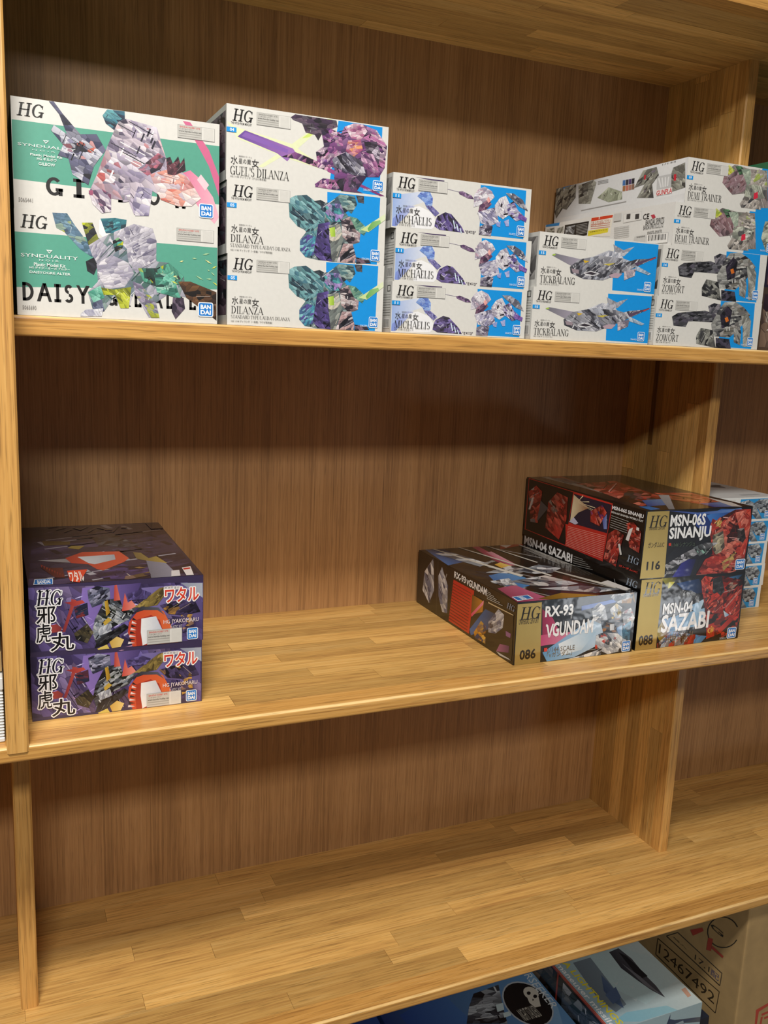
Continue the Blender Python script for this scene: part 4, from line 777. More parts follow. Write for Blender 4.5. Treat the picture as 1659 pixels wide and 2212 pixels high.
('s',[(0.874,0.253),(0.926,0.209),(0.984,0.314),(0.982,0.62),(0.911,0.584)],24,['a82c24','c43c30','7c1c18','d85848','5c1412','8c2420','e07c68','3c1010'],'1a0a0a'),
('p',[(0.899,0.326),(0.924,0.287),(0.902,0.501),(0.88,0.494)],'e8e4e0'),
('p',[(0.829,0.597),(0.843,0.579),(0.863,0.731),(0.85,0.745)],'e0dcd8'),
('p',[(0.948,0.261),(0.967,0.264),(0.967,0.307),(0.948,0.307)],'e8e4e0'),
('t','MSN-06S SINANJU',0.762,0.056,0.99,0.129,'f2f2f2','cond',{}),
('t','MSN-06S SINANJU MOBILE SUIT',0.759,0.14,0.99,0.179,'d8d8d4','cond',{}),
('p',[(0.762,0.206),(0.889,0.217),(0.889,0.224),(0.762,0.213)],'b8b8b4'),
('p',[(0.761,0.24),(0.888,0.251),(0.888,0.257),(0.761,0.247)],'b8b8b4'),
('p',[(0.76,0.275),(0.887,0.284),(0.888,0.291),(0.761,0.282)],'b8b8b4'),
('p',[(0.76,0.31),(0.887,0.318),(0.887,0.325),(0.76,0.316)],'b8b8b4'),
('p',[(0.759,0.344),(0.886,0.352),(0.887,0.358),(0.759,0.351)],'b8b8b4'),
('p',[(0.758,0.379),(0.886,0.386),(0.886,0.392),(0.759,0.386)],'b8b8b4'),
('t','HG',0.903,0.697,0.988,0.797,'9cacc0','serif',{'shear': 0.18}),
('t','ガンダムUC',0.85,0.882,0.986,0.916,'d83c30','n',{'bold': 0.03})],
'saz':[
('p',[(0,0),(1,0),(1,1),(0,1)],'101216'),
('s',[(0.19,0.018),(0.981,0.043),(0.976,1),(0.188,1)],36,['0e1016','14181c','10141c','1a1a20','0c0c0e'],'0a0b0e'),
('g',[(0.329,0.09),(0.542,0.053),(0.601,0.257),(0.457,0.28)],'1c4c8c','0e1830'),
('g',[(0.765,0.082),(0.973,0.042),(0.852,0.226)],'4c90c8','14304c'),
('g',[(0.181,0),(0.337,0.005),(0.263,0.167)],'a8a020','1c1c10'),
('p',[(0.256,0.059),(0.313,0.066),(0.251,0.186)],'d8d040'),
('g',[(0.236,0.593),(0.647,0.484),(0.593,0.74),(0.278,0.796)],'3c7cb4','9cc4e0'),
('g',[(0.178,0.778),(0.236,0.593),(0.303,0.734),(0.265,1)],'a89c28','6c2c18'),
('g',[(0.455,0.454),(0.622,0.348),(0.58,0.561)],'5c9cd0','c8e0f0'),
('s',[(0.199,0.243),(0.262,0.145),(0.481,0.218),(0.574,0.297),(0.568,0.405),(0.344,0.307)],22,['1c1c1e','38383c','585a5e','141416','a8acb0','2c2c2e'],'16161c'),
('s',[(0.565,0.078),(0.761,0.037),(0.981,0.132),(0.981,0.875),(0.806,0.98),(0.68,0.912),(0.639,0.571)],50,['b82c1c','8c1c14','5c1410','2c0c0c','1c1414','a02818'],'1a0808'),
('s',[(0.565,0.078),(0.597,0.017),(0.673,0.048),(0.719,0.251),(0.652,0.352),(0.588,0.277)],22,['b82c1c','d84030','8c1c14','5c1410','e86850','9c2418','2c0c0c','1c1414'],'1a0808'),
('s',[(0.675,0.07),(0.761,0.037),(0.809,0.264),(0.758,0.367),(0.69,0.269)],14,['1c1c1e','2c2c30','141416','48484c'],'16161c'),
('s',[(0.622,0.348),(0.735,0.276),(0.803,0.374),(0.821,0.6),(0.669,0.576)],30,['b82c1c','d84030','8c1c14','5c1410','e86850','9c2418','2c0c0c','1c1414'],'1a0808'),
('s',[(0.807,0.419),(0.981,0.132),(0.984,0.356),(0.987,0.762),(0.854,0.627)],38,['b82c1c','d84030','8c1c14','5c1410','e86850','9c2418','2c0c0c','1c1414'],'1a0808'),
('s',[(0.806,0.219),(0.9,0.077),(0.952,0.15),(0.857,0.293)],8,['3c1414','a88878','2c1c1c','8c2c20'],'16161c'),
('s',[(0.641,0.593),(0.79,0.595),(0.979,0.67),(0.981,0.875),(0.806,0.98),(0.729,0.966),(0.668,0.753)],30,['141012','2c1414','a82418','c83828','1c1c1e','0c0c0c'],'16161c'),
('p',[(0.668,0.753),(0.74,0.721),(0.756,0.925),(0.676,0.956)],'b02c1c'),
('t','ф',0.681,0.767,0.754,0.903,'e0a030','n',{'bold': 0.01}),
('g',[(0.779,0.84),(0.902,0.658),(0.936,0.708),(0.814,0.891)],'c83020','8c1c14'),
('g',[(0.817,0.554),(0.884,0.632),(0.841,0.659)],'d8e4ec','5c98c8'),
('s',[(0.203,0.935),(0.32,0.781),(0.453,0.827),(0.68,0.912),(0.628,1),(0.409,1),(0.209,1)],26,['a82c1c','c84030','3c1410','c8c8c8','4c88b8','8c2018'],'16161c'),
('G',[(0,0),(0.193,0.004),(0.195,1),(0,1)]),
('t','HG',0.03,0.04,0.18,0.215,'1a1612','serif',{'shear': 0.18}),
('t','UNIVERSAL CENTURY',0.027,0.197,0.171,0.247,'3c3220','n',{'bold': 0.02}),
('t','088',0.026,0.79,0.158,0.939,'1a1612','n',{'bold': 0.03}),
('t','MSN-04',0.223,0.362,0.507,0.523,'f4f4f4','cond',{}),
('t','SAZABI',0.221,0.53,0.682,0.787,'f4f4f4','cond',{}),
('t','1/144 MSN-04',0.286,0.797,0.539,0.904,'6c5c48','n',{}),
('t','サザビー HG',0.254,0.857,0.492,0.967,'7c6848','n',{}),
('L',0.881,0.823,0.974,0.988),
('t','5058014',0.811,0.958,0.871,0.99,'c8c8c8','n',{})],
'saz_side':[
('p',[(0,0),(1,0),(1,1),(0,1)],'0c0b0b'),
('s',[(0,0.12),(0.981,0),(0.998,0.985),(0.023,1)],14,['0c0b0b','110f0f','0e0d0d'],'0b0a0a'),
('t','MSN-04 SAZABI',0.01,0.011,0.464,0.158,'f0f0f0','cond',{}),
('t','MSN-04 SAZABI',0.0,0.46,0.3,0.62,'b8b8b4','cond',{}),
('p',[(0.472,0.036),(0.555,0.028),(0.555,0.035),(0.472,0.043)],'9c9c98'),
('p',[(0.473,0.07),(0.576,0.052),(0.576,0.059),(0.473,0.077)],'9c9c98'),
('p',[(0.475,0.104),(0.597,0.076),(0.598,0.082),(0.475,0.111)],'9c9c98'),
('p',[(0.476,0.138),(0.618,0.099),(0.618,0.106),(0.477,0.145)],'9c9c98'),
('p',[(0.478,0.172),(0.639,0.122),(0.639,0.129),(0.478,0.179)],'9c9c98'),
('t','HG',0.895,0.043,0.978,0.144,'9cacc0','serif',{'shear': 0.18})],
'info_side':[
('p',[(0,0),(1,0),(1,1),(0,1)],'dededa'),
('p',[(0.955,0.07),(0.985,0.07),(0.985,0.2),(0.955,0.2)],'4c4c4a'),
('p',[(0.96,0.09),(0.98,0.09),(0.98,0.18),(0.96,0.18)],'dededa'),
('p',[(0.9,0.25),(0.99,0.25),(0.99,0.262),(0.9,0.262)],'a8a8a4'),
('p',[(0.92,0.3),(0.99,0.3),(0.99,0.312),(0.92,0.312)],'a8a8a4'),
('p',[(0.9,0.35),(0.99,0.35),(0.99,0.362),(0.9,0.362)],'a8a8a4'),
('p',[(0.92,0.4),(0.99,0.4),(0.99,0.412),(0.92,0.412)],'a8a8a4'),
('p',[(0.9,0.45),(0.99,0.45),(0.99,0.462),(0.9,0.462)],'a8a8a4'),
('p',[(0.92,0.5),(0.99,0.5),(0.99,0.512),(0.92,0.512)],'a8a8a4'),
('p',[(0.9,0.55),(0.99,0.55),(0.99,0.562),(0.9,0.562)],'a8a8a4'),
('p',[(0.92,0.6),(0.99,0.6),(0.99,0.612),(0.92,0.612)],'a8a8a4'),
('p',[(0.9,0.65),(0.99,0.65),(0.99,0.662),(0.9,0.662)],'a8a8a4'),
('p',[(0.93,0.72),(0.99,0.72),(0.99,0.92),(0.93,0.92)],'f0f0ee'),
('p',[(0.935,0.74),(0.938,0.74),(0.938,0.9),(0.935,0.9)],'2a2a2a'),
('p',[(0.943,0.74),(0.946,0.74),(0.946,0.9),(0.943,0.9)],'2a2a2a'),
('p',[(0.95,0.74),(0.953,0.74),(0.953,0.9),(0.95,0.9)],'2a2a2a'),
('p',[(0.958,0.74),(0.961,0.74),(0.961,0.9),(0.958,0.9)],'2a2a2a'),
('p',[(0.965,0.74),(0.968,0.74),(0.968,0.9),(0.965,0.9)],'2a2a2a'),
('p',[(0.973,0.74),(0.976,0.74),(0.976,0.9),(0.973,0.9)],'2a2a2a'),
('p',[(0.98,0.74),(0.983,0.74),(0.983,0.9),(0.98,0.9)],'2a2a2a')],
'dark_side':[
('p',[(0,0),(1,0),(1,1),(0,1)],'d8d8d4'),
('s',[(0.02,0.05),(0.99,0.08),(0.985,0.86),(0.03,0.9)],60,['2c2830','4c3c4c','1c1a20','6c5464','8c7c88','3c5058'],'38343a')],
'grey_side':[
('p',[(0,0),(1,0),(1,1),(0,1)],'d8d8d4'),
('s',[(0.02,0.05),(0.99,0.08),(0.985,0.86),(0.03,0.9)],60,['8c8a88','a8a6a4','6c6a6a','c0bebc','4c4a4a','d8d6d4'],'38343a')],
'light_top':[
('p',[(0,0),(1,0),(1,1),(0,1)],'9cb8c0'),
('g',[(0,0),(1,0),(1,1),(0,1)],'98b4c0','d4e2e2'),
('g',[(0.2,0.55),(0.6,0.35),(1,0.6),(1,0.8),(0.5,0.9)],'b4d0d6','ccdee0'),
('g',[(0.1,0),(0.55,0),(0.75,0.25),(0.4,0.4)],'8098a4','a4bcc4'),
('g',[(0.202,0.464),(0.405,0.462),(0.332,0.859),(0.18,0.888),(0.135,0.756)],'6c7884','7c8c98'),
('g',[(0.087,0.94),(0.269,0.909),(0.662,0.949),(0.719,1),(0.308,0.993)],'84b8cc','a0ccd8'),
('g',[(0.625,0.462),(0.749,0.453),(0.772,0.561),(0.746,0.692),(0.744,0.799),(0.72,0.896),(0.662,0.814),(0.627,0.723),(0.59,0.606)],'383840','54545c'),
('p',[(0.711,0.483),(0.748,0.53),(0.757,0.719),(0.662,0.72)],'26262c'),
('p',[(0.638,0.567),(0.686,0.702),(0.709,0.871),(0.651,0.776)],'74747c'),
('g',[(0.353,0.611),(0.356,0.671),(0.339,0.783),(0.278,0.879),(0.24,0.815),(0.245,0.726)],'44587c','5c7090'),
('p',[(0.224,0.755),(0.382,0.724),(0.371,0.745),(0.341,0.805),(0.219,0.832)],'54688c'),
('p',[(0.391,0.682),(0.411,0.7),(0.455,0.69),(0.4,0.719)],'c8d8dc'),
('p',[(0.504,0.738),(0.523,0.756),(0.567,0.746),(0.512,0.775)],'c8d8dc'),
('p',[(0.427,0.828),(0.446,0.846),(0.489,0.836),(0.435,0.864)],'c8d8dc'),
('p',[(0.931,0.878),(0.985,0.873),(0.963,0.937),(0.916,0.943)],'d8a890'),
('t','LIGHTNINGS',0.1,0.522,0.165,0.972,'e8d838','n',{'bold': 0.02,'rot': 1}),
('t','A',0.1,0.442,0.165,0.497,'e8d838','n',{'bold': 0.02,'rot': 1}),
('t','maneuver missiles',0.03,0.442,0.085,1.002,'f2f4f4','n',{'bold': 0.015,'rot': 1}),
('p',[(0,0),(0.012,0),(0.012,1),(0,1)],'c8482c')],
'light':[
('p',[(0,0),(1,0),(1,1),(0,1)],'a4bcc4'),
('g',[(0.648,0.132),(1,0.243),(1,0.328),(0.637,0.185)],'3c4450','5c6470'),
('g',[(0.606,0.17),(0.639,0.018),(0.639,0.105),(0.727,0.17),(0.963,0.242),(0.764,0.248)],'34405c','48546c'),
('s',[(0.1,0.3),(0.8,0.2),(0.9,0.6),(0.2,0.9)],30,['5c6c80','7c90a0','3c4858','a8b8c0'],'48586c')],
'light_side':[
('p',[(0,0),(1,0),(1,1),(0,1)],'1c1a1c'),
('s',[(0,0.06),(0.45,0.06),(0.45,0.95),(0,0.95)],30,['2c2420','4c3c34','14120f','8c7c6c','3c3430'],'181614'),
('s',[(0.55,0.08),(0.98,0.08),(0.98,0.9),(0.55,0.9)],36,['2c3c3c','a8acb0','5c6470','1c2420','c8ccd0','3c4c50'],'181c1c'),
('p',[(0,0),(1,0),(1,0.03),(0,0.03)],'c8482c'),
('p',[(0.49,0),(0.505,0),(0.505,1),(0.49,1)],'b8402c'),
('p',[(0.9,0.55),(0.99,0.5),(0.98,0.8)],'e0c030')],
'seek_top':[
('p',[(0,0),(1,0),(1,1),(0,1)],'3c5c94'),
('g',[(0,0),(1,0),(1,1),(0,1)],'1c3470','6c9ccc'),
('g',[(0.1,0.3),(0.4,0.2),(0.55,0.9),(0.2,1)],'24448c','4c78b4'),
('s',[(0.0,0.5),(0.12,0.4),(0.3,0.55),(0.42,0.98),(0.02,0.98)],26,['1c3878','3460a8','142c5c','5c8cc8','203c80'],'182c58'),
('g',[(0.08,0.55),(0.11,0.52),(0.36,0.95),(0.33,0.97)],'1a1c28','3c4450'),
('g',[(1,0.269),(0.978,0.581),(0.93,0.702),(0.76,0.634),(0.794,0.427)],'6c98c8','8cb4d8'),
('s',[(0.575,0.299),(0.752,0.285),(0.681,0.463),(0.64,0.586),(0.424,0.5),(0.497,0.389)],36,['2c2c34','484c58','1c1c22','7c8088','b0b8c0','3c4048'],'1a1a20'),
('p',[(0.653,0.427),(0.7,0.43),(0.678,0.481),(0.632,0.483)],'c8dce0'),
('p',[(0.658,0.503),(0.704,0.502),(0.692,0.536),(0.646,0.537)],'c8dce0'),
('p',[(0.883,0.657),(0.852,0.671),(0.82,0.675),(0.789,0.669),(0.76,0.652),(0.735,0.627),(0.715,0.593),(0.701,0.554),(0.695,0.51),(0.696,0.465),(0.705,0.421),(0.721,0.38),(0.745,0.345),(0.773,0.318),(0.805,0.301),(0.839,0.296),(0.873,0.302),(0.904,0.32),(0.931,0.348),(0.951,0.384),(0.964,0.426),(0.968,0.472),(0.965,0.518),(0.954,0.562),(0.936,0.601),(0.912,0.633)],'b4bcc4'),
('p',[(0.88,0.648),(0.852,0.661),(0.822,0.665),(0.793,0.658),(0.765,0.643),(0.742,0.618),(0.723,0.587),(0.71,0.549),(0.704,0.508),(0.705,0.465),(0.713,0.424),(0.729,0.385),(0.75,0.353),(0.776,0.328),(0.806,0.312),(0.838,0.308),(0.869,0.314),(0.898,0.331),(0.923,0.357),(0.942,0.392),(0.954,0.432),(0.958,0.475),(0.955,0.518),(0.945,0.559),(0.929,0.596),(0.907,0.626)],'1e1c1e'),
('p',[(0.917,0.465),(0.9,0.474),(0.883,0.475),(0.867,0.467),(0.856,0.453),(0.85,0.433),(0.851,0.412),(0.859,0.392),(0.872,0.376),(0.889,0.367),(0.907,0.366),(0.923,0.374),(0.934,0.389),(0.94,0.408),(0.938,0.43),(0.93,0.45)],'d4d0c4'),
('p',[(0.86,0.422),(0.919,0.466),(0.89,0.536),(0.854,0.532),(0.843,0.487)],'d4d0c4'),
('p',[(0.893,0.42),(0.886,0.427),(0.878,0.43),(0.871,0.427),(0.868,0.42),(0.871,0.411),(0.878,0.404),(0.886,0.402),(0.893,0.405),(0.896,0.412)],'1c1a1c'),
('p',[(0.914,0.458),(0.907,0.465),(0.899,0.467),(0.892,0.464),(0.889,0.457),(0.892,0.449),(0.899,0.442),(0.907,0.439),(0.914,0.442),(0.917,0.449)],'1c1a1c'),
('p',[(0.878,0.464),(0.882,0.478),(0.868,0.48)],'1c1a1c'),
('t','RSEEKER',0.937,0.268,0.987,0.578,'e4ecf0','n',{'rot': 1,'bold': 0}),
('t','NIGHT STALKERS',0.741,0.51,0.856,0.607,'c8c4b8','n',{})],
'deep_top':[
('p',[(0,0),(1,0),(1,1),(0,1)],'1c3068'),
('g',[(0,0),(1,0),(1,1),(0,1)],'142450','28488c'),
('g',[(0.3,0.5),(0.34,0.48),(0.9,0.9),(0.88,0.95)],'6c98c8','3c5ca0')],
'carton_side':[
('p',[(0.42,0.603),(0.881,0.589),(0.878,0.595),(0.416,0.61)],'3c3020'),
('p',[(0.882,0.59),(0.874,0.728),(0.869,0.732),(0.877,0.594)],'3c3020'),
('p',[(0.87,0.733),(0.414,0.718),(0.418,0.711),(0.873,0.727)],'3c3020'),
('p',[(0.413,0.716),(0.415,0.609),(0.421,0.605),(0.419,0.712)],'3c3020'),
('p',[(0.56,0.463),(0.883,0.475),(0.88,0.481),(0.557,0.47)],'3c3020'),
('p',[(0.884,0.476),(0.881,0.554),(0.876,0.557),(0.879,0.479)],'3c3020'),
('p',[(0.877,0.559),(0.478,0.55),(0.482,0.543),(0.88,0.552)],'3c3020'),
('p',[(0.479,0.544),(0.557,0.465),(0.56,0.469),(0.481,0.548)],'3c3020'),
('t','12467492',0.436,0.627,0.856,0.689,'3a2e20','n',{}),
('t','個入',0.528,0.511,0.633,0.521,'3a2e20','n',{}),
('t','17.1',0.695,0.504,0.801,0.535,'3a2e20','n',{}),
('t','配',0.811,0.503,0.867,0.54,'4a4468','n',{}),
('p',[(0.949,0.228),(0.935,0.259),(0.931,0.258),(0.943,0.229)],'262018'),
('p',[(0.935,0.259),(0.916,0.289),(0.912,0.287),(0.931,0.258)],'262018'),
('p',[(0.916,0.289),(0.891,0.317),(0.889,0.313),(0.912,0.287)],'262018'),
('p',[(0.891,0.317),(0.864,0.339),(0.863,0.333),(0.889,0.313)],'262018'),
('p',[(0.864,0.339),(0.835,0.354),(0.837,0.348),(0.863,0.333)],'262018'),
('p',[(0.835,0.354),(0.808,0.361),(0.811,0.354),(0.837,0.348)],'262018'),
('p',[(0.808,0.361),(0.785,0.358),(0.79,0.352),(0.811,0.354)],'262018'),
('p',[(0.785,0.358),(0.768,0.347),(0.773,0.341),(0.79,0.352)],'262018'),
('p',[(0.768,0.347),(0.758,0.327),(0.764,0.322),(0.773,0.341)],'262018'),
('p',[(0.758,0.327),(0.756,0.301),(0.763,0.297),(0.764,0.322)],'262018'),
('p',[(0.756,0.301),(0.763,0.27),(0.769,0.269),(0.763,0.297)],'262018'),
('p',[(0.763,0.27),(0.777,0.238),(0.782,0.239),(0.769,0.269)],'262018'),
('p',[(0.777,0.238),(0.798,0.207),(0.802,0.21),(0.782,0.239)],'262018'),
('p',[(0.798,0.207),(0.824,0.18),(0.826,0.184),(0.802,0.21)],'262018'),
('p',[(0.824,0.18),(0.852,0.159),(0.852,0.164),(0.826,0.184)],'262018'),
('p',[(0.852,0.159),(0.88,0.145),(0.878,0.151),(0.852,0.164)],'262018'),
('p',[(0.88,0.145),(0.906,0.139),(0.903,0.146),(0.878,0.151)],'262018'),
('p',[(0.906,0.139),(0.928,0.143),(0.923,0.149),(0.903,0.146)],'262018'),
('p',[(0.928,0.143),(0.944,0.154),(0.939,0.16),(0.923,0.149)],'262018'),
('t','G',0.774,0.248,0.862,0.278,'262018','n',{}),
('p',[(0.644,0.387),(0.722,0.318),(0.734,0.33),(0.667,0.408)],'a83c2c'),
('p',[(0.769,0.345),(0.8,0.331),(0.797,0.406),(0.766,0.422)],'a83c2c'),
('p',[(0.801,0.371),(0.88,0.376),(0.875,0.39),(0.799,0.389)],'a83c2c')],
'carton':[
('p',[(0.122,0.645),(0.194,0.628),(0.197,0.646),(0.142,0.663),(0.139,0.738),(0.126,0.733)],'b84838'),
('p',[(0.161,0.682),(0.202,0.68),(0.203,0.693),(0.164,0.696)],'b84838'),
('p',[(0.16,0.702),(0.172,0.703),(0.17,0.749),(0.158,0.745)],'b84838'),
('p',[(0.181,0.71),(0.206,0.71),(0.208,0.723),(0.183,0.723)],'b84838')],
'ws':[
('p',[(0,0),(1,0),(1,1),(0,1)],'e4e6e4'),
('p',[(0.42,0.08),(0.95,0.08),(0.94,0.97),(0.4,0.97)],'2a96d8'),
('s',[(0.3,0.55),(0.42,0.2),(0.55,0.12),(0.66,0.3),(0.72,0.62),(0.8,0.98),(0.7,0.98),(0.58,0.62),(0.48,0.55),(0.4,0.8)],26,['8c949c','b0b8bc','6c747c','c8ccd0','50565e'],'3c444c'),
('s',[(0.62,0.3),(0.72,0.12),(0.86,0.1),(0.93,0.4),(0.88,0.75),(0.76,0.7),(0.7,0.5)],24,['7c848c','a8b0b8','5c626c','3c4048','c4ccd0'],'343c44'),
('s',[(0.42,0.72),(0.52,0.7),(0.5,0.95),(0.42,0.95)],8,['8c949c','d0d4d8','6c747c'],'4c545c'),
('t','HG',0.044,0.105,0.141,0.289,'1c1a1a','serif',{'shear': 0.18}),
('W',0.17,0.105,0.333,0.315,'www.bandai-hobby.net',False),
('t','11',0.415,0.656,0.474,0.787,'1a78b8','n',{}),
('L',0.83,0.633,0.907,0.921)],
'ws_top':[
('p',[(0,0),(1,0),(1,1),(0,1)],'d2d4d4'),
('s',[(0.12,0.35),(0.5,0.2),(0.9,0.4),(0.8,0.55),(0.5,0.45),(0.2,0.6)],26,['5c6064','8c9094','b0b4b8','3c4044'],'6c7074'),
('p',[(0.55,0.88),(0.85,0.88),(0.85,0.92),(0.55,0.92)],'a8acb0')],
'ra':[
('p',[(0,0),(1,0),(1,1),(0,1)],'5c4c40'),
('s',[(0.02,0.1),(0.98,0.06),(0.98,0.94),(0.02,0.95)],70,['3c2c38','c8b8a0','8c7868','2c2430','e0d8d0','6c3c34'],'5c4c40')],
'rb':[
('p',[(0,0),(1,0),(1,1),(0,1)],'3c3450'),
('s',[(0.02,0.1),(0.98,0.06),(0.98,0.94),(0.02,0.95)],70,['2c2848','6c5c94','c8c4d8','a87858','1c1a28','8c8ca8'],'3c3450')],
'rc':[
('p',[(0,0),(1,0),(1,1),(0,1)],'dcdcd0'),
('s',[(0.02,0.1),(0.98,0.06),(0.98,0.94),(0.02,0.95)],70,['e4e4d8','c8d0c0','8cb49c','dcd8d0','5c8c70'],'dcdcd0'),
('p',[(0,0),(1,0),(1,0.13),(0,0.13)],'2c6c4c')],
}
BOX={'dai': (0.0036, 0.004, -0.02688, 0.1965, 0.3, 0.0995, 0), 'gil': (0.0038, 0.004, 0.07262, 0.1975, 0.3, 0.1005, 0), 'dil3': (0.2108, 0.004, -0.02688, 0.1805, 0.295, 0.0735, 0), 'dil2': (0.2095, 0.004, 0.04662, 0.181, 0.295, 0.0737, 0), 'guel': (0.2085, 0.004, 0.12032, 0.1812, 0.295, 0.0742, 0), 'mich3': (0.4022, 0.004, -0.02688, 0.181, 0.295, 0.0576, 0), 'mich2': (0.4038, 0.004, 0.03072, 0.1808, 0.295, 0.0585, 0), 'mich1': (0.3977, 0.004, 0.08922, 0.1817, 0.295, 0.0594, 0), 'tick2': (0.592, 0.004, -0.02688, 0.1825, 0.295, 0.0632, 0), 'tick1': (0.5955, 0.004, 0.03632, 0.182, 0.295, 0.0655, 0), 'zow2': (0.7835, 0.004, -0.02688, 0.1845, 0.295, 0.0634, 0), 'zow1': (0.7855, 0.004, 0.03652, 0.182, 0.295, 0.065, 0), 'demi2': (0.7985, 0.004, 0.10152, 0.1825, 0.299, 0.0548, 0), 'demi1': (0.8125, 0.004, 0.15632, 0.182, 0.297, 0.0563, 0), 'ja2': (0.0045, 0.008, -0.45243, 0.1815, 0.297, 0.0737, 0), 'ja1': (0.0048, 0.008, -0.37873, 0.1825, 0.297, 0.076, 0), 'nu': (0.5985, -0.001, -0.45243, 0.1936, 0.303, 0.0868, -0.6), 'saz': (0.7985, -0.002, -0.45243, 0.1925, 0.304, 0.1035, -0.1), 'sin': (0.7955, -0.0015, -0.34893, 0.1935, 0.306, 0.098, -0.6), 'light': (0.843, 0.0145, -1.2147, 0.186, 0.294, 0.115, 0), 'seek': (0.538, 0.02, -1.2147, 0.3, 0.286, 0.065, 0), 'deep': (0.33, 0.03, -1.2147, 0.203, 0.276, 0.06, 0), 'navy': (1.0325, 0.022, -1.2147, 0.025, 0.28, 0.074, 0), 'carton': (1.062, -0.028, -1.2147, 0.36, 0.33, 0.312, 0), 'ws0': (1.0215, 0.116, -0.45243, 0.135, 0.19, 0.0381, 0), 'ws1': (1.0245, 0.116, -0.41433, 0.135, 0.19, 0.0381, 0), 'ws2': (1.0235, 0.116, -0.37623, 0.135, 0.19, 0.0381, 0), 'ws3': (1.0275, 0.116, -0.33813, 0.135, 0.19, 0.0381, 0), 'ws4': (1.0315, 0.116, -0.30003, 0.135, 0.19, 0.0381, 0), 'rb0': (1.058, 0.092, -0.02688, 0.19, 0.21, 0.095, 0), 'rb1': (1.062, 0.094, 0.06812, 0.19, 0.21, 0.08, 0), 'rb2': (1.052, 0.09, 0.14812, 0.19, 0.21, 0.102, 0)}
LIFT = .0003
# ------------------------------------------------------------------ the room
FLOOR = -1.46
def struct(o): o['kind'] = 'structure'; return o
struct(box('floor', (-4, -5, FLOOR - .05), (5, .5, FLOOR), M['tile']))
struct(box('wall_back', (-4, .34, FLOOR), (5, .44, 1.28), M['paint']))
struct(box('ceiling', (-4, -5, 1.28), (5, .44, 1.33), M['ceil']))

# ------------------------------------------------------------------ the shelving unit
Z1, Z2, Z3, ZT, ZB, D = -.02718, -.45273, -.87616, .396, -1.215, .311
XL, XR = -.95, 1.95
unit = empty('shelving_unit', (.5, .3, FLOOR))
tag(unit, 'brown stained wooden shelving unit with laminated shelves and dark plywood back', 'shelf')
class Local:   # parts are modelled in world metres, their parent sits at the unit's base
    off = Vector((.5, .3, FLOOR))
def part(name, me, mat, parent=unit):
    o = obj(name, me, mat, parent)
    if parent is unit: o.location = -Local.off
    return o
part('back_panel', box_mesh('back_panel', (XL, D, FLOOR), (XR, D + .006, ZT + .03)), M['ply'])
SP = .003   # depth of the staves let into a board
def profile(name, pts, x0, x1):
    n = len(pts); v = [(x0, y, z) for y, z in pts] + [(x1, y, z) for y, z in pts]
    f = [(i, (i + 1) % n, n + (i + 1) % n, n + i) for i in range(n)] + [tuple(range(n))[::-1], tuple(range(n, 2 * n))]
    return poly_mesh(name, v, f)
def edge_pts(yf, z, t, r, n=4):
    p = [(yf + r - r * math.cos(a), z - t + r - r * math.sin(a)) for a in [math.pi / 2 * (1 - i / n) for i in range(n + 1)]]
    p += [(yf + r - r * math.cos(a), z - r + r * math.sin(a)) for a in [math.pi / 2 * i / n for i in range(n + 1)]]
    return p
rs = random.Random(11)
def staves_x(parent, ya, yb, z, top=True, x0=XL, x1=XR, wid=.031):
    rows = max(1, round((yb - ya) / wid)); w = (yb - ya) / rows
    for i in range(rows):
        x = x0 - rs.uniform(0, .3)
        while x < x1:
            l = rs.uniform(.22, .62); a, b = max(x, x0), min(x + l, x1)
            if b - a > .01:
                dz = rs.uniform(-.00012, .00012); g = .00018
                z0, zz = (z - SP, z + dz) if top else (z + dz, z + SP)
                part('stave', box_mesh('stave', (a + g, ya + i * w + g, z0), (b - g, ya + (i + 1) * w - g, zz)), M['oak_x'], parent)
            x += l
def shelf(yf, z, t, x0, x1, front=.034, staves=True, r=.0032):
    e = edge_pts(yf, z, t, r)
    pts = e + ([(yf + front, z), (yf + front, z - SP), (D, z - SP), (D, z - t)] if staves else [(D, z), (D, z - t)])
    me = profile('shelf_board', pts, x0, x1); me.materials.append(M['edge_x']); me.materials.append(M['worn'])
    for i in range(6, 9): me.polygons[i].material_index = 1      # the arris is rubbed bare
    s = part('shelf_board', me, None)
    if staves: staves_x(s, yf + front, D, z, True, x0, x1)
    return s
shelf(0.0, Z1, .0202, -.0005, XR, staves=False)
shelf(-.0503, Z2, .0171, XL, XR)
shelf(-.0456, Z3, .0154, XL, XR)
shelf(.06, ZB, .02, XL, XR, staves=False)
TOPY = -.0150
tb = part('top_board', profile('top_board', [(TOPY, ZT), (TOPY, ZT + .03), (D, ZT + .03), (D, ZT + SP), (TOPY + .03, ZT + SP), (TOPY + .03, ZT)], XL, XR), M['edge_x'])
staves_x(tb, TOPY + .03, D, ZT, False)
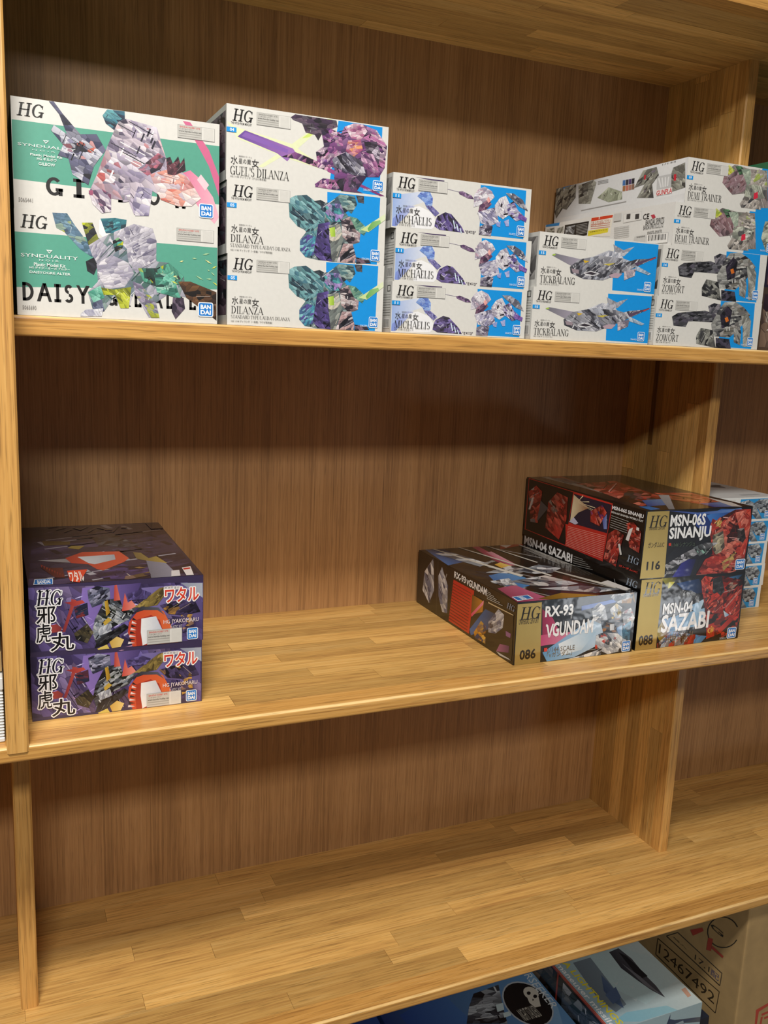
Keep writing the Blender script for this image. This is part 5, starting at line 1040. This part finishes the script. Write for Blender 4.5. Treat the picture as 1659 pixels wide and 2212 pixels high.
def divider(x, w, yf, z0, z1, side=-1, staves=True, r=.002):
    xs = x + SP if staves else x
    v = edge_pts(0, 0, 0, 0)
    pts = [(x, yf + r), (x + r, yf), (x + w - r, yf), (x + w, yf + r), (x + w, D)]
    pts += [(xs, D), (xs, yf + .022), (x, yf + .022)] if staves else [(x, D)]
    n = len(pts); vv = [(a, b, z0) for a, b in pts] + [(a, b, z1) for a, b in pts]
    f = [(i, (i + 1) % n, n + (i + 1) % n, n + i) for i in range(n)] + [tuple(range(n))[::-1], tuple(range(n, 2 * n))]
    d = part('divider', poly_mesh('divider', vv, f), M['edge_z'])
    if staves:
        y = yf + .022; rows = max(1, round((D - y) / .029)); sw = (D - y) / rows
        for i in range(rows):
            z = z0 - rs.uniform(0, .2)
            while z < z1:
                l = rs.uniform(.25, .6); a, b = max(z, z0), min(z + l, z1); g = .00015
                if b - a > .005:
                    dx = rs.uniform(-.0001, .0001)
                    part('stave', box_mesh('stave', (x + dx, y + i * sw + g, a + g), (xs, y + (i + 1) * sw - g, b - g)), M['oak_z'], d)
                z += l
    return d
divider(-.0218, .0206, -.0522, Z2 - .0058, ZT, staves=False)
divider(-.0170, .0205, .1072, Z3, Z2 - .0171, staves=False)
divider(1.026, .0193, .136, Z1, ZT)
dm = divider(1.000, .0193, .113, Z2, Z1 - .0202)
part('groove_streak', box_mesh('groove_streak', (.9996, .2385, -.190), (1.0015, .2495, -.0475), .0006, 1), M['streak'], dm)
divider(.9945, .0193, .1145, Z3, Z2 - .0171)
divider(-.0170, .0205, .1072, ZB, Z3 - .0154, staves=False)
for x in (XL, XR - .02): divider(x, .02, .08, FLOOR, ZB - .02, staves=False)

# ------------------------------------------------------------------ flat print: inks laid on the faces of a box
FONT_JOBS = {}
def want(s, bold): FONT_JOBS.setdefault((s, round(bold, 3)), None)
BOLD = dict(n=0.0, wide=.0, cond=.032)
for items in PRINTS.values():
    for it in items:
        if it[0] == 't' and it[7] not in ('serif', 'slab'):
            kw = it[8]; b = BOLD[it[7]] + kw.get('bold', 0)
            want(it[1], b)
        if it[0] == 'W': want(it[5], .012)
for s in ('BAN', 'DAI'): want(s, .045)
for s in ('BANDAI HOBBY SITE', 'バンダイホビーサイト'): want(s, .01)
EXTRA_TEXT = [('RSEEKER', .0), ('NIGHT STALKERS', .0), ('LIGHTNINGS', .02), ('A', .02), ('maneuver missiles', .015), ('12467492', .0), ('個入', .0), ('17.1', .0), ('配', .0)]
for s, b in EXTRA_TEXT: want(s, b)
def run_fonts():
    tmp = []
    for key in FONT_JOBS:
        cu = bpy.data.curves.new('lettering', 'FONT'); cu.body = key[0]; cu.size = 1; cu.offset = key[1]; cu.resolution_u = 2
        o = bpy.data.objects.new('lettering', cu); COL.objects.link(o); tmp.append((key, o))
    dg = bpy.context.evaluated_depsgraph_get(); dg.update()
    for key, o in tmp:
        me = o.evaluated_get(dg).to_mesh()
        FONT_JOBS[key] = ([(v.co.x, v.co.y) for v in me.vertices], [tuple(p.vertices) for p in me.polygons])
        o.evaluated_get(dg).to_mesh_clear()
    for key, o in tmp:
        cu = o.data; bpy.data.objects.remove(o); bpy.data.curves.remove(cu)
run_fonts()

# a small stroke alphabet with thick stems, hair lines and serifs (cap height 1)
def serif_glyph(c, T, t, sf, g=0.0):
    P = []
    def rect(x0, y0, x1, y1): P.append([(x0 - g, y0 - g), (x1 + g, y0 - g), (x1 + g, y1 + g), (x0 - g, y1 + g)])
    def stem(x, y0=0, y1=1): rect(x, y0, x + T, y1); 
    def srf(x, y, l=None):      # serif centred on a stem of width T at x
        if sf: l = l or .11; rect(x - l, y, x + T + l, y + t) if y < .5 else rect(x - l, y - t, x + T + l, y)
    def full(x): stem(x); srf(x, 0); srf(x, 1)
    def diag(x0, y0, x1, y1, w): P.append([(x0 - w / 2 - g, y0 - (g if y0 < y1 else -g)), (x0 + w / 2 + g, y0 - (g if y0 < y1 else -g)), (x1 + w / 2 + g, y1 + (g if y0 < y1 else -g)), (x1 - w / 2 - g, y1 + (g if y0 < y1 else -g))])
    def ring(cx, cy, rx, ry, a0, a1, n=14, TT=None):
        TT = TT or T
        for i in range(n):
            a, b = [math.radians(a0 + (a1 - a0) * k / n) for k in (i, i + 1)]
            P.append([(cx + (rx + g) * math.cos(a), cy + (ry + g) * math.sin(a)), (cx + (rx + g) * math.cos(b), cy + (ry + g) * math.sin(b)),
                      (cx + (rx - TT - g) * math.cos(b), cy + (ry - t - g) * math.sin(b)), (cx + (rx - TT - g) * math.cos(a), cy + (ry - t - g) * math.sin(a))])
    w = .7
    if c == 'A': w = .84; diag(.06, 0, .42, 1, t * 1.3); diag(.76, 0, .42, 1, T); rect(.2, .3, .62, .3 + t); srf(.06 - T / 2, 0, .09); srf(.76 - T / 2, 0, .09)
    elif c == 'B': w = .68; full(.1); ring(.34, .74, .27, .26, -90, 90); ring(.34, .25, .31, .25, -90, 90); rect(.1, 1 - t, .36, 1); rect(.1, .48, .36, .48 + t); rect(.1, 0, .36, t)
    elif c == 'C': w = .78; ring(.42, .5, .38, .5, 42, 318); rect(.68, .68, .68 + t, .9) if sf else None
    elif c == 'D': w = .82; full(.1); ring(.3, .5, .46, .5, -90, 90); rect(.1, 1 - t, .32, 1); rect(.1, 0, .32, t)
    elif c == 'E': w = .66; full(.1); rect(.1, 1 - t, .58, 1); rect(.1, 0, .6, t); rect(.1, .48, .48, .48 + t); rect(.58 - t, .76, .58, 1); rect(.6 - t, 0, .6, .26)
    elif c == 'G': w = .84; ring(.43, .5, .39, .5, 42, 318); stem(.64, .02, .42); rect(.5, .42 - t, .86, .42); rect(.69, .68, .69 + t, .92) if sf else None
    elif c == 'H': w = .92; full(.12); full(.8 - T); rect(.12, .48, .8, .48 + t)
    elif c == 'I': w = .4; full(.2 - T / 2)
    elif c == 'K': w = .8; full(.1); diag(.2, .42, .66, 1, t * 1.4); diag(.68, 0, .36, .58, T); srf(.62 - T / 2, 0, .08)
    elif c == 'L': w = .64; full(.1); rect(.1, 0, .6, t); rect(.6 - t, 0, .6, .28)
    elif c == 'M': w = 1.04; stem(.1) if not sf else rect(.12, 0, .12 + t, 1); full(.92 - T); diag(.16, 1, .5, .02, T); diag(.84, 1, .5, .02, t * 1.3); srf(.12 + t / 2 - T / 2, 0, .06)
    elif c == 'N': w = .9; rect(.12, 0, .12 + (t if sf else T), 1); rect(.8 - (t if sf else T), 0, .8, 1); diag(.15, 1, .76, 0, T); srf(.12 + t / 2 - T / 2, 0, .06); srf(.8 - t / 2 - T / 2, 1, .06)
    elif c == 'O': w = .86; ring(.43, .5, .39, .5, 0, 360, 22)
    elif c == 'P': w = .66; full(.1); ring(.34, .73, .28, .27, -90, 90); rect(.1, 1 - t, .36, 1); rect(.1, .46, .36, .46 + t)
    elif c == 'R': w = .78; full(.1); ring(.34, .74, .27, .26, -90, 90); rect(.1, 1 - t, .36, 1); rect(.1, .48, .36, .48 + t); diag(.68, 0, .38, .5, T); srf(.68 - T / 2, 0, .07)
    elif c == 'S': w = .62; ring(.31, .745, .25, .255, 30, 270, 12, T * .9); ring(.31, .255, .27, .255, 90, -150, 12, T * .9)
    elif c == 'T': w = .74; stem(.37 - T / 2); srf(.37 - T / 2, 0); rect(.03, 1 - t, .71, 1); rect(.03, .76, .03 + t, 1); rect(.71 - t, .76, .71, 1)
    elif c == 'U': w = .84; stem(.1, .3); rect(.74 - (t if sf else T), .3, .74, 1); ring(.42, .32, .32, .32, 180, 360); srf(.1, 1); srf(.74 - t / 2 - T / 2, 1, .08)
    elif c == 'W': w = 1.14; diag(.1, 1, .32, 0, T); diag(.56, 1, .34, 0, t * 1.4); diag(.54, 1, .78, 0, T); diag(1.04, 1, .8, 0, t * 1.4); srf(.1 - T / 2, 1, .08); srf(1.04 - T / 2, 1, .08)
    elif c == 'Y': w = .78; diag(.08, 1, .39, .45, T); diag(.7, 1, .39, .45, t * 1.4); stem(.39 - T / 2, 0, .48); srf(.39 - T / 2, 0); srf(.08 - T / 2, 1, .07)
    elif c == 'Z': w = .7; diag(.12, 0, .56, 1, T); rect(.06, 1 - t, .62, 1); rect(.04, 0, .64, t); rect(.06, .76, .06 + t, 1); rect(.64 - t, 0, .64, .24)
    elif c == "'": w = .22; rect(.08, .72, .08 + T * .8, 1)
    elif c == '/': w = .42; diag(.06, -.05, .36, 1.05, t * 1.2)
    else: w = .32
    return P, w
def serif_text(s, style, g=0.0):
    T, t, sf = (.19, .17, False) if style == 'slab' else (.155, .05, True) if s == 'HG' else (.13, .035, True)
    V, F, x = [], [], 0.0
    for c in s:
        P, w = serif_glyph(c, T, t, sf or c in 'I', g)
        for q in P:
            F.append(tuple(range(len(V), len(V) + len(q)))); V += [(x + a, b) for a, b in q]
        x += w + (.02 if style == 'serif' else .16)
    return V, F

class Ink:
    """collects coloured polygons of one printed layer set on a face"""
    def __init__(s): s.v, s.f, s.c = [], [], []
    def add(s, pts, cols, off):
        i = len(s.v); s.v += [(u, v, off) for u, v in pts]; s.f.append(tuple(range(i, i + len(pts)))); s.c += cols
    def mesh(s, name, frame):
        O, U, V, N = frame
        me = bpy.data.meshes.new(name)
        me.from_pydata([tuple(O + U * u + V * v + N * o) for u, v, o in s.v], [], s.f)
        a = me.color_attributes.new('ink', 'FLOAT_COLOR', 'CORNER')
        flat = []
        for p in me.polygons:
            for li in p.loop_indices: flat += [*s.c[me.loops[li].vertex_index], 1.0]
        a.data.foreach_set('color', flat)
        me.update(); return me
def clip_half(poly, a, b, c):        # keep a*u+b*v<=c
    out = []
    for i, p in enumerate(poly):
        q = poly[(i + 1) % len(poly)]; dp, dq = a * p[0] + b * p[1] - c, a * q[0] + b * q[1] - c
        if dp <= 0: out.append(p)
        if dp * dq < 0: k = dp / (dp - dq); out.append((p[0] + (q[0] - p[0]) * k, p[1] + (q[1] - p[1]) * k))
    return out
def inside(p, poly):
    r = False
    for i in range(len(poly)):
        a, b = poly[i], poly[i - 1]
        if (a[1] > p[1]) != (b[1] > p[1]) and p[0] < (b[0] - a[0]) * (p[1] - a[1]) / (b[1] - a[1] + 1e-12) + a[0]: r = not r
    return r
def mixc(a, b, k): return tuple(a[i] + (b[i] - a[i]) * k for i in range(3))
def scl(a, k): return tuple(min(1, x * k) for x in a)
def shards(I, outline, n, pal, dark, off, asp, rng):
    """an abstract patchwork of slanting angular panels filling an outline; neighbours share their ink"""
    cols = [lin(c) for c in pal]
    under = mixc(lin(dark), cols[0], .45)
    I.add(outline, [under] * len(outline), off)
    n = int(n * 2.6) + 2
    th = rng.uniform(-1.1, 1.1); ct, s_t = math.cos(th), math.sin(th); st = rng.uniform(1.5, 2.5)
    def fwd(u, v): x = u * asp; return ((x * ct + v * s_t) / st, -x * s_t + v * ct)
    def back(a, b): a *= st; return ((a * ct - b * s_t) / asp, a * s_t + b * ct)
    P = [fwd(u, v) for u, v in outline]
    x0, x1, y0, y1 = min(p[0] for p in P), max(p[0] for p in P), min(p[1] for p in P), max(p[1] for p in P)
    S, tries = [], 0
    while len(S) < n and tries < n * 60:
        tries += 1; q = (rng.uniform(x0, x1), rng.uniform(y0, y1))
        if inside(q, P): S.append(q)
    w = max(x1 - x0, y1 - y0, 1e-6); ph = [rng.uniform(0, 6.3) for _ in range(6)]
    def field(q):      # slow field that picks the ink, so that shades drift across the patch
        a, b = q[0] / w * 9, q[1] / w * 9
        return .5 + .25 * (math.sin(a + ph[0]) + math.sin(b * 1.2 + ph[1]) + .6 * math.sin(a * 2.1 + b * 1.7 + ph[2]))
    for i, s in enumerate(S):
        cell = P
        for o in S:
            a, b = o[0] - s[0], o[1] - s[1]
            if abs(a) + abs(b) < 1e-9: continue
            cell = clip_half(cell, a, b, (o[0] ** 2 + o[1] ** 2 - s[0] ** 2 - s[1] ** 2) / 2)
            if len(cell) < 3: break
        if len(cell) < 3: continue
        cx, cy = sum(p[0] for p in cell) / len(cell), sum(p[1] for p in cell) / len(cell)
        k = rng.uniform(.93, 1.0); cell = [(cx + (p[0] - cx) * k, cy + (p[1] - cy) * k) for p in cell]
        ix = field(s) * len(cols); base = cols[int(ix) % len(cols)]
        if rng.random() < .22: base = rng.choice(cols)
        base = mixc(base, cols[int(ix + .5) % len(cols)], .35)
        an = rng.uniform(-.9, .9); ca, sa = math.cos(an), math.sin(an)
        for sg, tn in ((1, rng.uniform(1.0, 1.12)), (-1, rng.uniform(.80, 1.0))):
            q = clip_half(cell, sg * sa, sg * ca, sg * (sa * cx + ca * cy))
            if len(q) < 3: continue
            ys = [p[1] for p in q]; h = max(ys) - min(ys) + 1e-6
            I.add([back(*p) for p in q], [scl(base, tn * (1.08 - .18 * (p[1] - min(ys)) / h)) for p in q], off + 8e-6)
    # a few ruled panel lines, dark and light, along the slant of the patch
    for _ in range(n // 5):
        q = rng.choice(S); l, t = min(.07, rng.uniform(.06, .16) * w), min(.006, rng.uniform(.003, .007) * w)
        if rng.random() < .35: l, t = t, l * .6
        p = [(q[0] - l, q[1] - t), (q[0] + l, q[1] - t), (q[0] + l, q[1] + t), (q[0] - l, q[1] + t)]
        if all(inside(k, P) for k in p):
            c = scl(min(cols, key=sum), .55) if rng.random() < .65 else mixc(max(cols, key=sum), (1, 1, 1), .3)
            I.add([back(*k) for k in p], [c] * 4, off + 1.5e-5)
def put_text(I, VF, ref, u0, v0, u1, v1, col, off, shear=0.0, rot=0):
    V, F = VF; RV = ref[0]
    if not V or not RV: return
    if v1 < v0: v0, v1 = v1, v0
    if u1 < u0: u0, u1 = u1, u0
    if v1 - v0 < .004: v1 = v0 + .02
    def sx(p): return p[0] + shear * p[1]
    ax, bx = min(map(sx, RV)), max(map(sx, RV)); ay, by = min(p[1] for p in RV), max(p[1] for p in RV)
    kx, ky = (u1 - u0) / max(1e-6, bx - ax), (v1 - v0) / max(1e-6, by - ay)
    if rot:     # reads towards the viewer, tops of the letters to the right
        jx, jy = (v1 - v0) / max(1e-6, bx - ax), (u1 - u0) / max(1e-6, by - ay)
        W = [(u0 + (p[1] - ay) * jy, v0 + (sx(p) - ax) * jx) for p in V]
    else: W = [(u0 + (sx(p) - ax) * kx, v1 - (p[1] - ay) * ky) for p in V]
    i = len(I.v); I.v += [(a, b, off) for a, b in W]; I.f += [tuple(k + i for k in f) for f in F]; I.c += [col] * len(W)
STEP = 2.2e-5
def halo(I, ref, kw, u0, v0, u1, v1, off, asp):      # pale outline: the same letters laid down around the final ones
    if 'outline' not in kw: return
    c, d = lin(kw['outline'][0]), kw['outline'][1]
    for k in range(10):
        a = k * math.pi / 5; du, dv = d * math.cos(a) / asp, d * math.sin(a)
        put_text(I, ref, ref, u0 + du, v0 + dv, u1 + du, v1 + dv, c, off - STEP * (.4 + .03 * k), kw.get('shear', 0))
def build_print(key, dims, frame):
    """returns {part name: mesh}; frame = origin at top left, unit-scaled U, V, normal N"""
    face = key.split('_')[-1] if '_' in key else 'front'
    nm = {'side': 'side', 'info': 'side', 'top': 'top', 'front': 'front'}[face]
    rng = random.Random(key); asp = dims[0] / dims[1]
    art, small, badge, label, gold, big = Ink(), Ink(), Ink(), Ink(), Ink(), []
    for li, it in enumerate(PRINTS[key]):
        off = .00015 + li * STEP; k = it[0]
        if k == 'p': art.add(it[1], [lin(it[2])] * len(it[1]), off)
        elif k == 'g':
            a, b = lin(it[2]), lin(it[3]); us = [p[0] for p in it[1]]; lo, w = min(us), max(us) - min(us) + 1e-6
            art.add(it[1], [mixc(a, b, (p[0] - lo) / w) for p in it[1]], off)
        elif k == 's': shards(art, it[1], it[2], it[3], it[4], off, asp, rng)
        elif k == 'k':
            u0, v0, u1, v1 = it[2]
            for _ in range(it[1]):
                u, v, l, an = rng.uniform(u0, u1), rng.uniform(v0, v1), rng.uniform(it[3], it[4]), rng.uniform(-.8, .8)
                du, dv = l * math.cos(an), l * math.sin(an) * asp; w = .004
                c = lin(rng.choice(it[5])); q = [(u, v), (u + du * .5 - w * dv, v + dv * .5 + w * asp), (u + du, v + dv), (u + du * .5 + w * dv, v + dv * .5 - w * asp)]
                art.add([(min(1, max(0, a)), min(1, max(0, b))) for a, b in q], [c] * 4, off)
        elif k == 'G': gold.add(it[1], [lin('b89a58')] * 4, off)
        elif k == 't':
            _, s, u0, v0, u1, v1, c, f, kw = it
            if abs(v1 - v0) * dims[1] > .0062 or abs(u1 - u0) * dims[0] > .03: let = Ink(); big.append(let)
            else: let = small
            if f in ('serif', 'slab'):
                ref = serif_text(s, f)
                halo(let, ref, kw, u0, v0, u1, v1, off, asp)
                put_text(let, ref, ref, u0, v0, u1, v1, lin(c), off, kw.get('shear', 0))
            else:
                b = BOLD[f] + kw.get('bold', 0); ref = FONT_JOBS[(s, round(b, 3))]
                halo(let, ref, kw, u0, v0, u1, v1, off, asp)
                put_text(let, ref, ref, u0, v0, u1, v1, lin(c), off, 0, kw.get('rot', 0))
        elif k == 'L':
            _, u0, v0, u1, v1 = it; w, h = u1 - u0, v1 - v0
            def rr(m, r):
                a0, b0, a1, b1 = u0 + m * w, v0 + m * h, u1 - m * w, v1 - m * h; q = []
                for cx, cy, s in ((a1 - r * w, b0 + r * h, -90), (a1 - r * w, b1 - r * h, 0), (a0 + r * w, b1 - r * h, 90), (a0 + r * w, b0 + r * h, 180)):
                    for j in range(5): t = math.radians(s + j * 22.5); q.append((cx + r * w * math.cos(t), cy + r * h * math.sin(t)))
                return q
            q = rr(0, .14); badge.add(q, [lin('f0f4f8')] * len(q), off)
            q = rr(.06, .1); badge.add(q, [lin('0f7ad2')] * len(q), off + STEP)
            for s, a, b in (('BAN', .17, .47), ('DAI', .54, .84)):
                r = FONT_JOBS[(s, .045)]; put_text(badge, r, r, u0 + .16 * w, v0 + a * h, u0 + .84 * w, v0 + b * h, lin('f4f8fc'), off + 2 * STEP)
        elif k == 'W':
            _, u0, v0, u1, v1, site, red = it; w, h = u1 - u0, v1 - v0
            def R(a, b, c2, d, col, o): label.add([(u0 + a * w, v0 + b * h), (u0 + c2 * w, v0 + b * h), (u0 + c2 * w, v0 + d * h), (u0 + a * w, v0 + d * h)], [lin(col)] * 4, off + o * STEP)
            R(0, 0, 1, 1, 'a8a6a2', 0); R(.012, .03, .988, .97, 'e2e0da', 1); R(.012, .03, .655, .97, 'c6c4be', 2)
            R(.03, .62, .64, .70, 'a6a49e', 3); R(.03, .80, .64, .86, 'a6a49e', 3)
            R(.69, .08, .965, .92, 'd6d4ce', 3)
            a = FONT_JOBS[('BANDAI HOBBY SITE', .01)]; put_text(label, a, a, u0 + .06 * w, v0 + .09 * h, u0 + .6 * w, v0 + .22 * h, lin('c83c30' if red else '6a6864'), off + 4 * STEP)
            a = FONT_JOBS[('バンダイホビーサイト', .01)]; put_text(label, a, a, u0 + .04 * w, v0 + .26 * h, u0 + .42 * w, v0 + .37 * h, lin('5a5854'), off + 4 * STEP)
            a = FONT_JOBS[(site, .012)]; put_text(label, a, a, u0 + .03 * w, v0 + .40 * h, u0 + .64 * w, v0 + .58 * h, lin('3c3a38'), off + 4 * STEP)
    out = []
    for I, n in ((art, nm + '_print'), (small, 'small_lettering'), (badge, 'maker_badge'), (label, 'address_label'), (gold, 'gold_strip'), *[(I, 'lettering') for I in big]):
        if I.f: out.append((n, I.mesh(n, frame)))
    return out
def frame(face, w, d, h):
    V3 = Vector
    if face == 'front': return (V3((0, 0, h)), V3((w, 0, 0)), V3((0, 0, -h)), V3((0, -1, 0))), (w, h)
    if face == 'left': return (V3((0, d, h)), V3((0, -d, 0)), V3((0, 0, -h)), V3((-1, 0, 0))), (d, h)
    return (V3((0, d, h)), V3((w, 0, 0)), V3((0, -d, 0)), V3((0, 0, 1))), (w, d)

# ------------------------------------------------------------------ kit boxes
CACHE = {}
def kit_box(key, prints, card, label, group=None, gloss=False, name='kit_box', at=None):
    x, y, z, w, d, h, r = at or BOX[key]
    root = empty(name, (x, y, z), math.radians(r)); tag(root, label, 'box', group)
    ck = ('body', round(w, 4), round(d, 4), round(h, 4), card)
    if ck not in CACHE:
        lid = box_mesh('lid', (0, 0, .0028), (w, d, h), .0007, 2); tray = box_mesh('tray', (.0012, .0012, 0), (w - .0012, d - .0012, .0125), .0004, 1)
        CACHE[ck] = (lid, tray)
    lid, tray = CACHE[ck]
    lo = obj('lid', lid, M[card], root); obj('tray', tray, M['grey_card'], root)
    for face, pk in prints:
        k2 = (pk, round(w, 4), round(d, 4), round(h, 4))
        if k2 not in CACHE:
            fr, dims = frame(face, w, d, h); CACHE[k2] = build_print(pk, dims, fr)
        for n, me in CACHE[k2]:
            o = obj(n, me, M['gold'] if n == 'gold_strip' else M['ink_gloss' if gloss else 'ink'], lo)
            if n == 'small_lettering': o['kind'] = 'stuff'
    return root
A, G1 = 'white kit boxes stacked on the upper shelf', 'kit boxes on the upper shelf'
kit_box('gil', [('front', 'gil')], 'teal_card', 'white kit box with teal band, dark gun shapes and pink swirl, top of leftmost stack', G1)
kit_box('dai', [('front', 'dai')], 'teal_card', 'white kit box with teal band, grey and lime shapes, bottom of leftmost stack', G1)
kit_box('guel', [('front', 'guel'), ('left', 'dark_side')], 'white_card', 'white kit box with magenta-purple artwork and pale yellow cross, topmost of second stack', G1)
kit_box('dil2', [('front', 'dil'), ('left', 'dark_side')], 'white_card', 'white kit box with teal-blue artwork, middle of second stack, under the purple one', G1)
kit_box('dil3', [('front', 'dil'), ('left', 'dark_side')], 'white_card', 'white kit box with teal-blue artwork, bottom of second stack on the upper shelf', G1)
kit_box('mich1', [('front', 'mich'), ('left', 'grey_side')], 'white_card', 'white kit box with lavender artwork, top of the third stack from left', G1)
kit_box('mich2', [('front', 'mich'), ('left', 'info_side')], 'white_card', 'white kit box with lavender artwork, middle of the third stack from left', G1)
kit_box('mich3', [('front', 'mich'), ('left', 'info_side')], 'white_card', 'white kit box with lavender artwork, bottom of the third stack from left', G1)
kit_box('tick1', [('front', 'tick'), ('left', 'grey_side')], 'white_card', 'white kit box with grey winged-craft artwork, upper of the two in fourth stack', G1)
kit_box('tick2', [('front', 'tick'), ('left', 'info_side')], 'white_card', 'white kit box with grey winged-craft artwork, lower of the two in fourth stack', G1)
kit_box('zow1', [('front', 'zow'), ('left', 'grey_side')], 'white_card', 'white kit box with charcoal grey artwork, second from bottom of rightmost stack', G1)
kit_box('zow2', [('front', 'zow'), ('left', 'info_side')], 'white_card', 'white kit box with charcoal grey artwork, bottom of rightmost upper-shelf stack', G1)
kit_box('demi2', [('front', 'demi'), ('left', 'demi_info')], 'white_card', 'white kit box showing barcode and orange warning panel on its side, rightmost stack', G1)
kit_box('demi1', [('front', 'demi'), ('left', 'demi_side')], 'white_card', 'white kit box showing product photos on its side, topmost of the rightmost stack', G1)
G2 = 'kit boxes on the middle shelf'
kit_box('ja1', [('front', 'ja'), ('top', 'ja_top')], 'violet_card', 'purple kit box with red and black artwork, upper of two by left divider', G2, True)
kit_box('ja2', [('front', 'ja')], 'violet_card', 'purple kit box with red and black artwork, lower of two by left divider', G2, True)
kit_box('nu', [('front', 'nu'), ('top', 'nu_top'), ('left', 'nu_side')], 'dark_card', 'single black kit box with gold strip and white-blue artwork, left of red boxes', G2, True)
kit_box('saz', [('front', 'saz'), ('left', 'saz_side')], 'dark_card', 'black kit box with gold strip and bright red artwork, lower of right-hand pair', G2, True)
kit_box('sin', [('front', 'sin'), ('top', 'sin_top'), ('left', 'sin_side')], 'dark_card', 'black kit box with gold strip and dark red artwork, upper of right-hand pair', G2, True)

# ------------------------------------------------------------------ things under the lowest shelf
kit_box('light', [('top', 'light_top'), ('front', 'light'), ('left', 'light_side')], 'blue_card', 'pale sky-blue kit box with dark aircraft nose and yellow lettering, under the lowest shelf', gloss=True)
kit_box('seek', [('top', 'seek_top')], 'deep_card', 'blue kit box with black oval skull emblem, under the lowest shelf', gloss=True)
kit_box('deep', [('top', 'deep_top')], 'deep_card', 'dark blue kit box just showing left of the skull-emblem box, under the lowest shelf', gloss=True)
kit_box('navy', [], 'navy_card', 'narrow dark navy box wedged between pale blue box and cardboard carton', name='narrow_box')
def carton():
    x, y, z, w, d, h, r = BOX['carton']
    root = empty('cardboard_carton', (x, y, z)); tag(root, 'large brown cardboard carton with stamped numbers and marker scribble, bottom right', 'carton')
    body = box('carton_body', (0, 0, 0), (w, d, h - .004), M['kraft'], root, .004, 3)
    box('flap', (.001, .001, h - .004), (w - .001, d / 2 - .0015, h), M['kraft'], root, .0012, 1); box('flap', (.001, d / 2 + .0015, h - .004), (w - .001, d - .001, h), M['kraft'], root, .0012, 1)
    for face, pk in (('left', 'carton_side'), ('front', 'carton')):
        fr, dims = frame(face, w, d, h)
        for n, me in build_print(pk, dims, fr): obj({'side_print': 'side_marking', 'lettering': 'stamped_lettering', 'front_print': 'red_marking'}.get(n, n), me, M['ink'], body)
carton()
# ------------------------------------------------------------------ neighbouring bays
ORD = ['bottom', 'second from bottom', 'middle', 'second from top', 'topmost']
for k in range(5):
    kit_box('ws%d' % k, [('front', 'ws')] + ([('top', 'ws_top')] if k == 4 else []), 'white_card', 'thin white and sky-blue kit box behind the red boxes, %s of its stack' % ORD[k], 'thin kit boxes beyond the right divider')
kit_box('rb0', [('front', 'ra')], 'dark_card', 'brown and cream patterned box beyond upper right divider, bottom of its stack', 'boxes beyond the upper right divider', name='patterned_box')
kit_box('rb1', [('front', 'rb')], 'dark_card', 'violet patterned box beyond upper right divider, between brown and green-topped boxes', 'boxes beyond the upper right divider', name='patterned_box')
kit_box('rb2', [('front', 'rc')], 'green_card', 'white box with green top edge peeking out beyond the upper right divider', 'boxes beyond the upper right divider', name='patterned_box')
def ridged():
    root = empty('ridged_case', (-.17, -.034, Z2 + LIFT)); tag(root, 'pale grey plastic case with horizontal ridges, left of the left divider', 'case')
    box('case_body', (0, .0015, 0), (.1465, .22, .068), M['plastic'], root, .001, 1)
    me = box_mesh('ridge', (-.0004, 0, 0), (.1469, .2216, .0017), .0005, 1)
    for k in range(15): obj('ridge', me, M['plastic'], root).location.z = .006 + k * .0032
    box('rim', (-.0006, -.0004, .0555), (.1471, .222, .0684), M['plastic'], root, .0008, 1); box('foot_rim', (-.0006, -.0004, 0), (.1471, .222, .0048), M['plastic'], root, .0008, 1)
ridged()
def package():
    root = empty('upright_package', (-.17, -.02, Z2 + LIFT + .0686)); tag(root, 'pale olive package standing on the ridged case behind left divider', 'package')
    box('package_body', (0, 0, 0), (.1462, .18, .15), M['olive_card'], root, .003, 2)
    box('brown_band', (-.0004, -.0004, .002), (.1466, .06, .022), M['kraft'], root)
package()
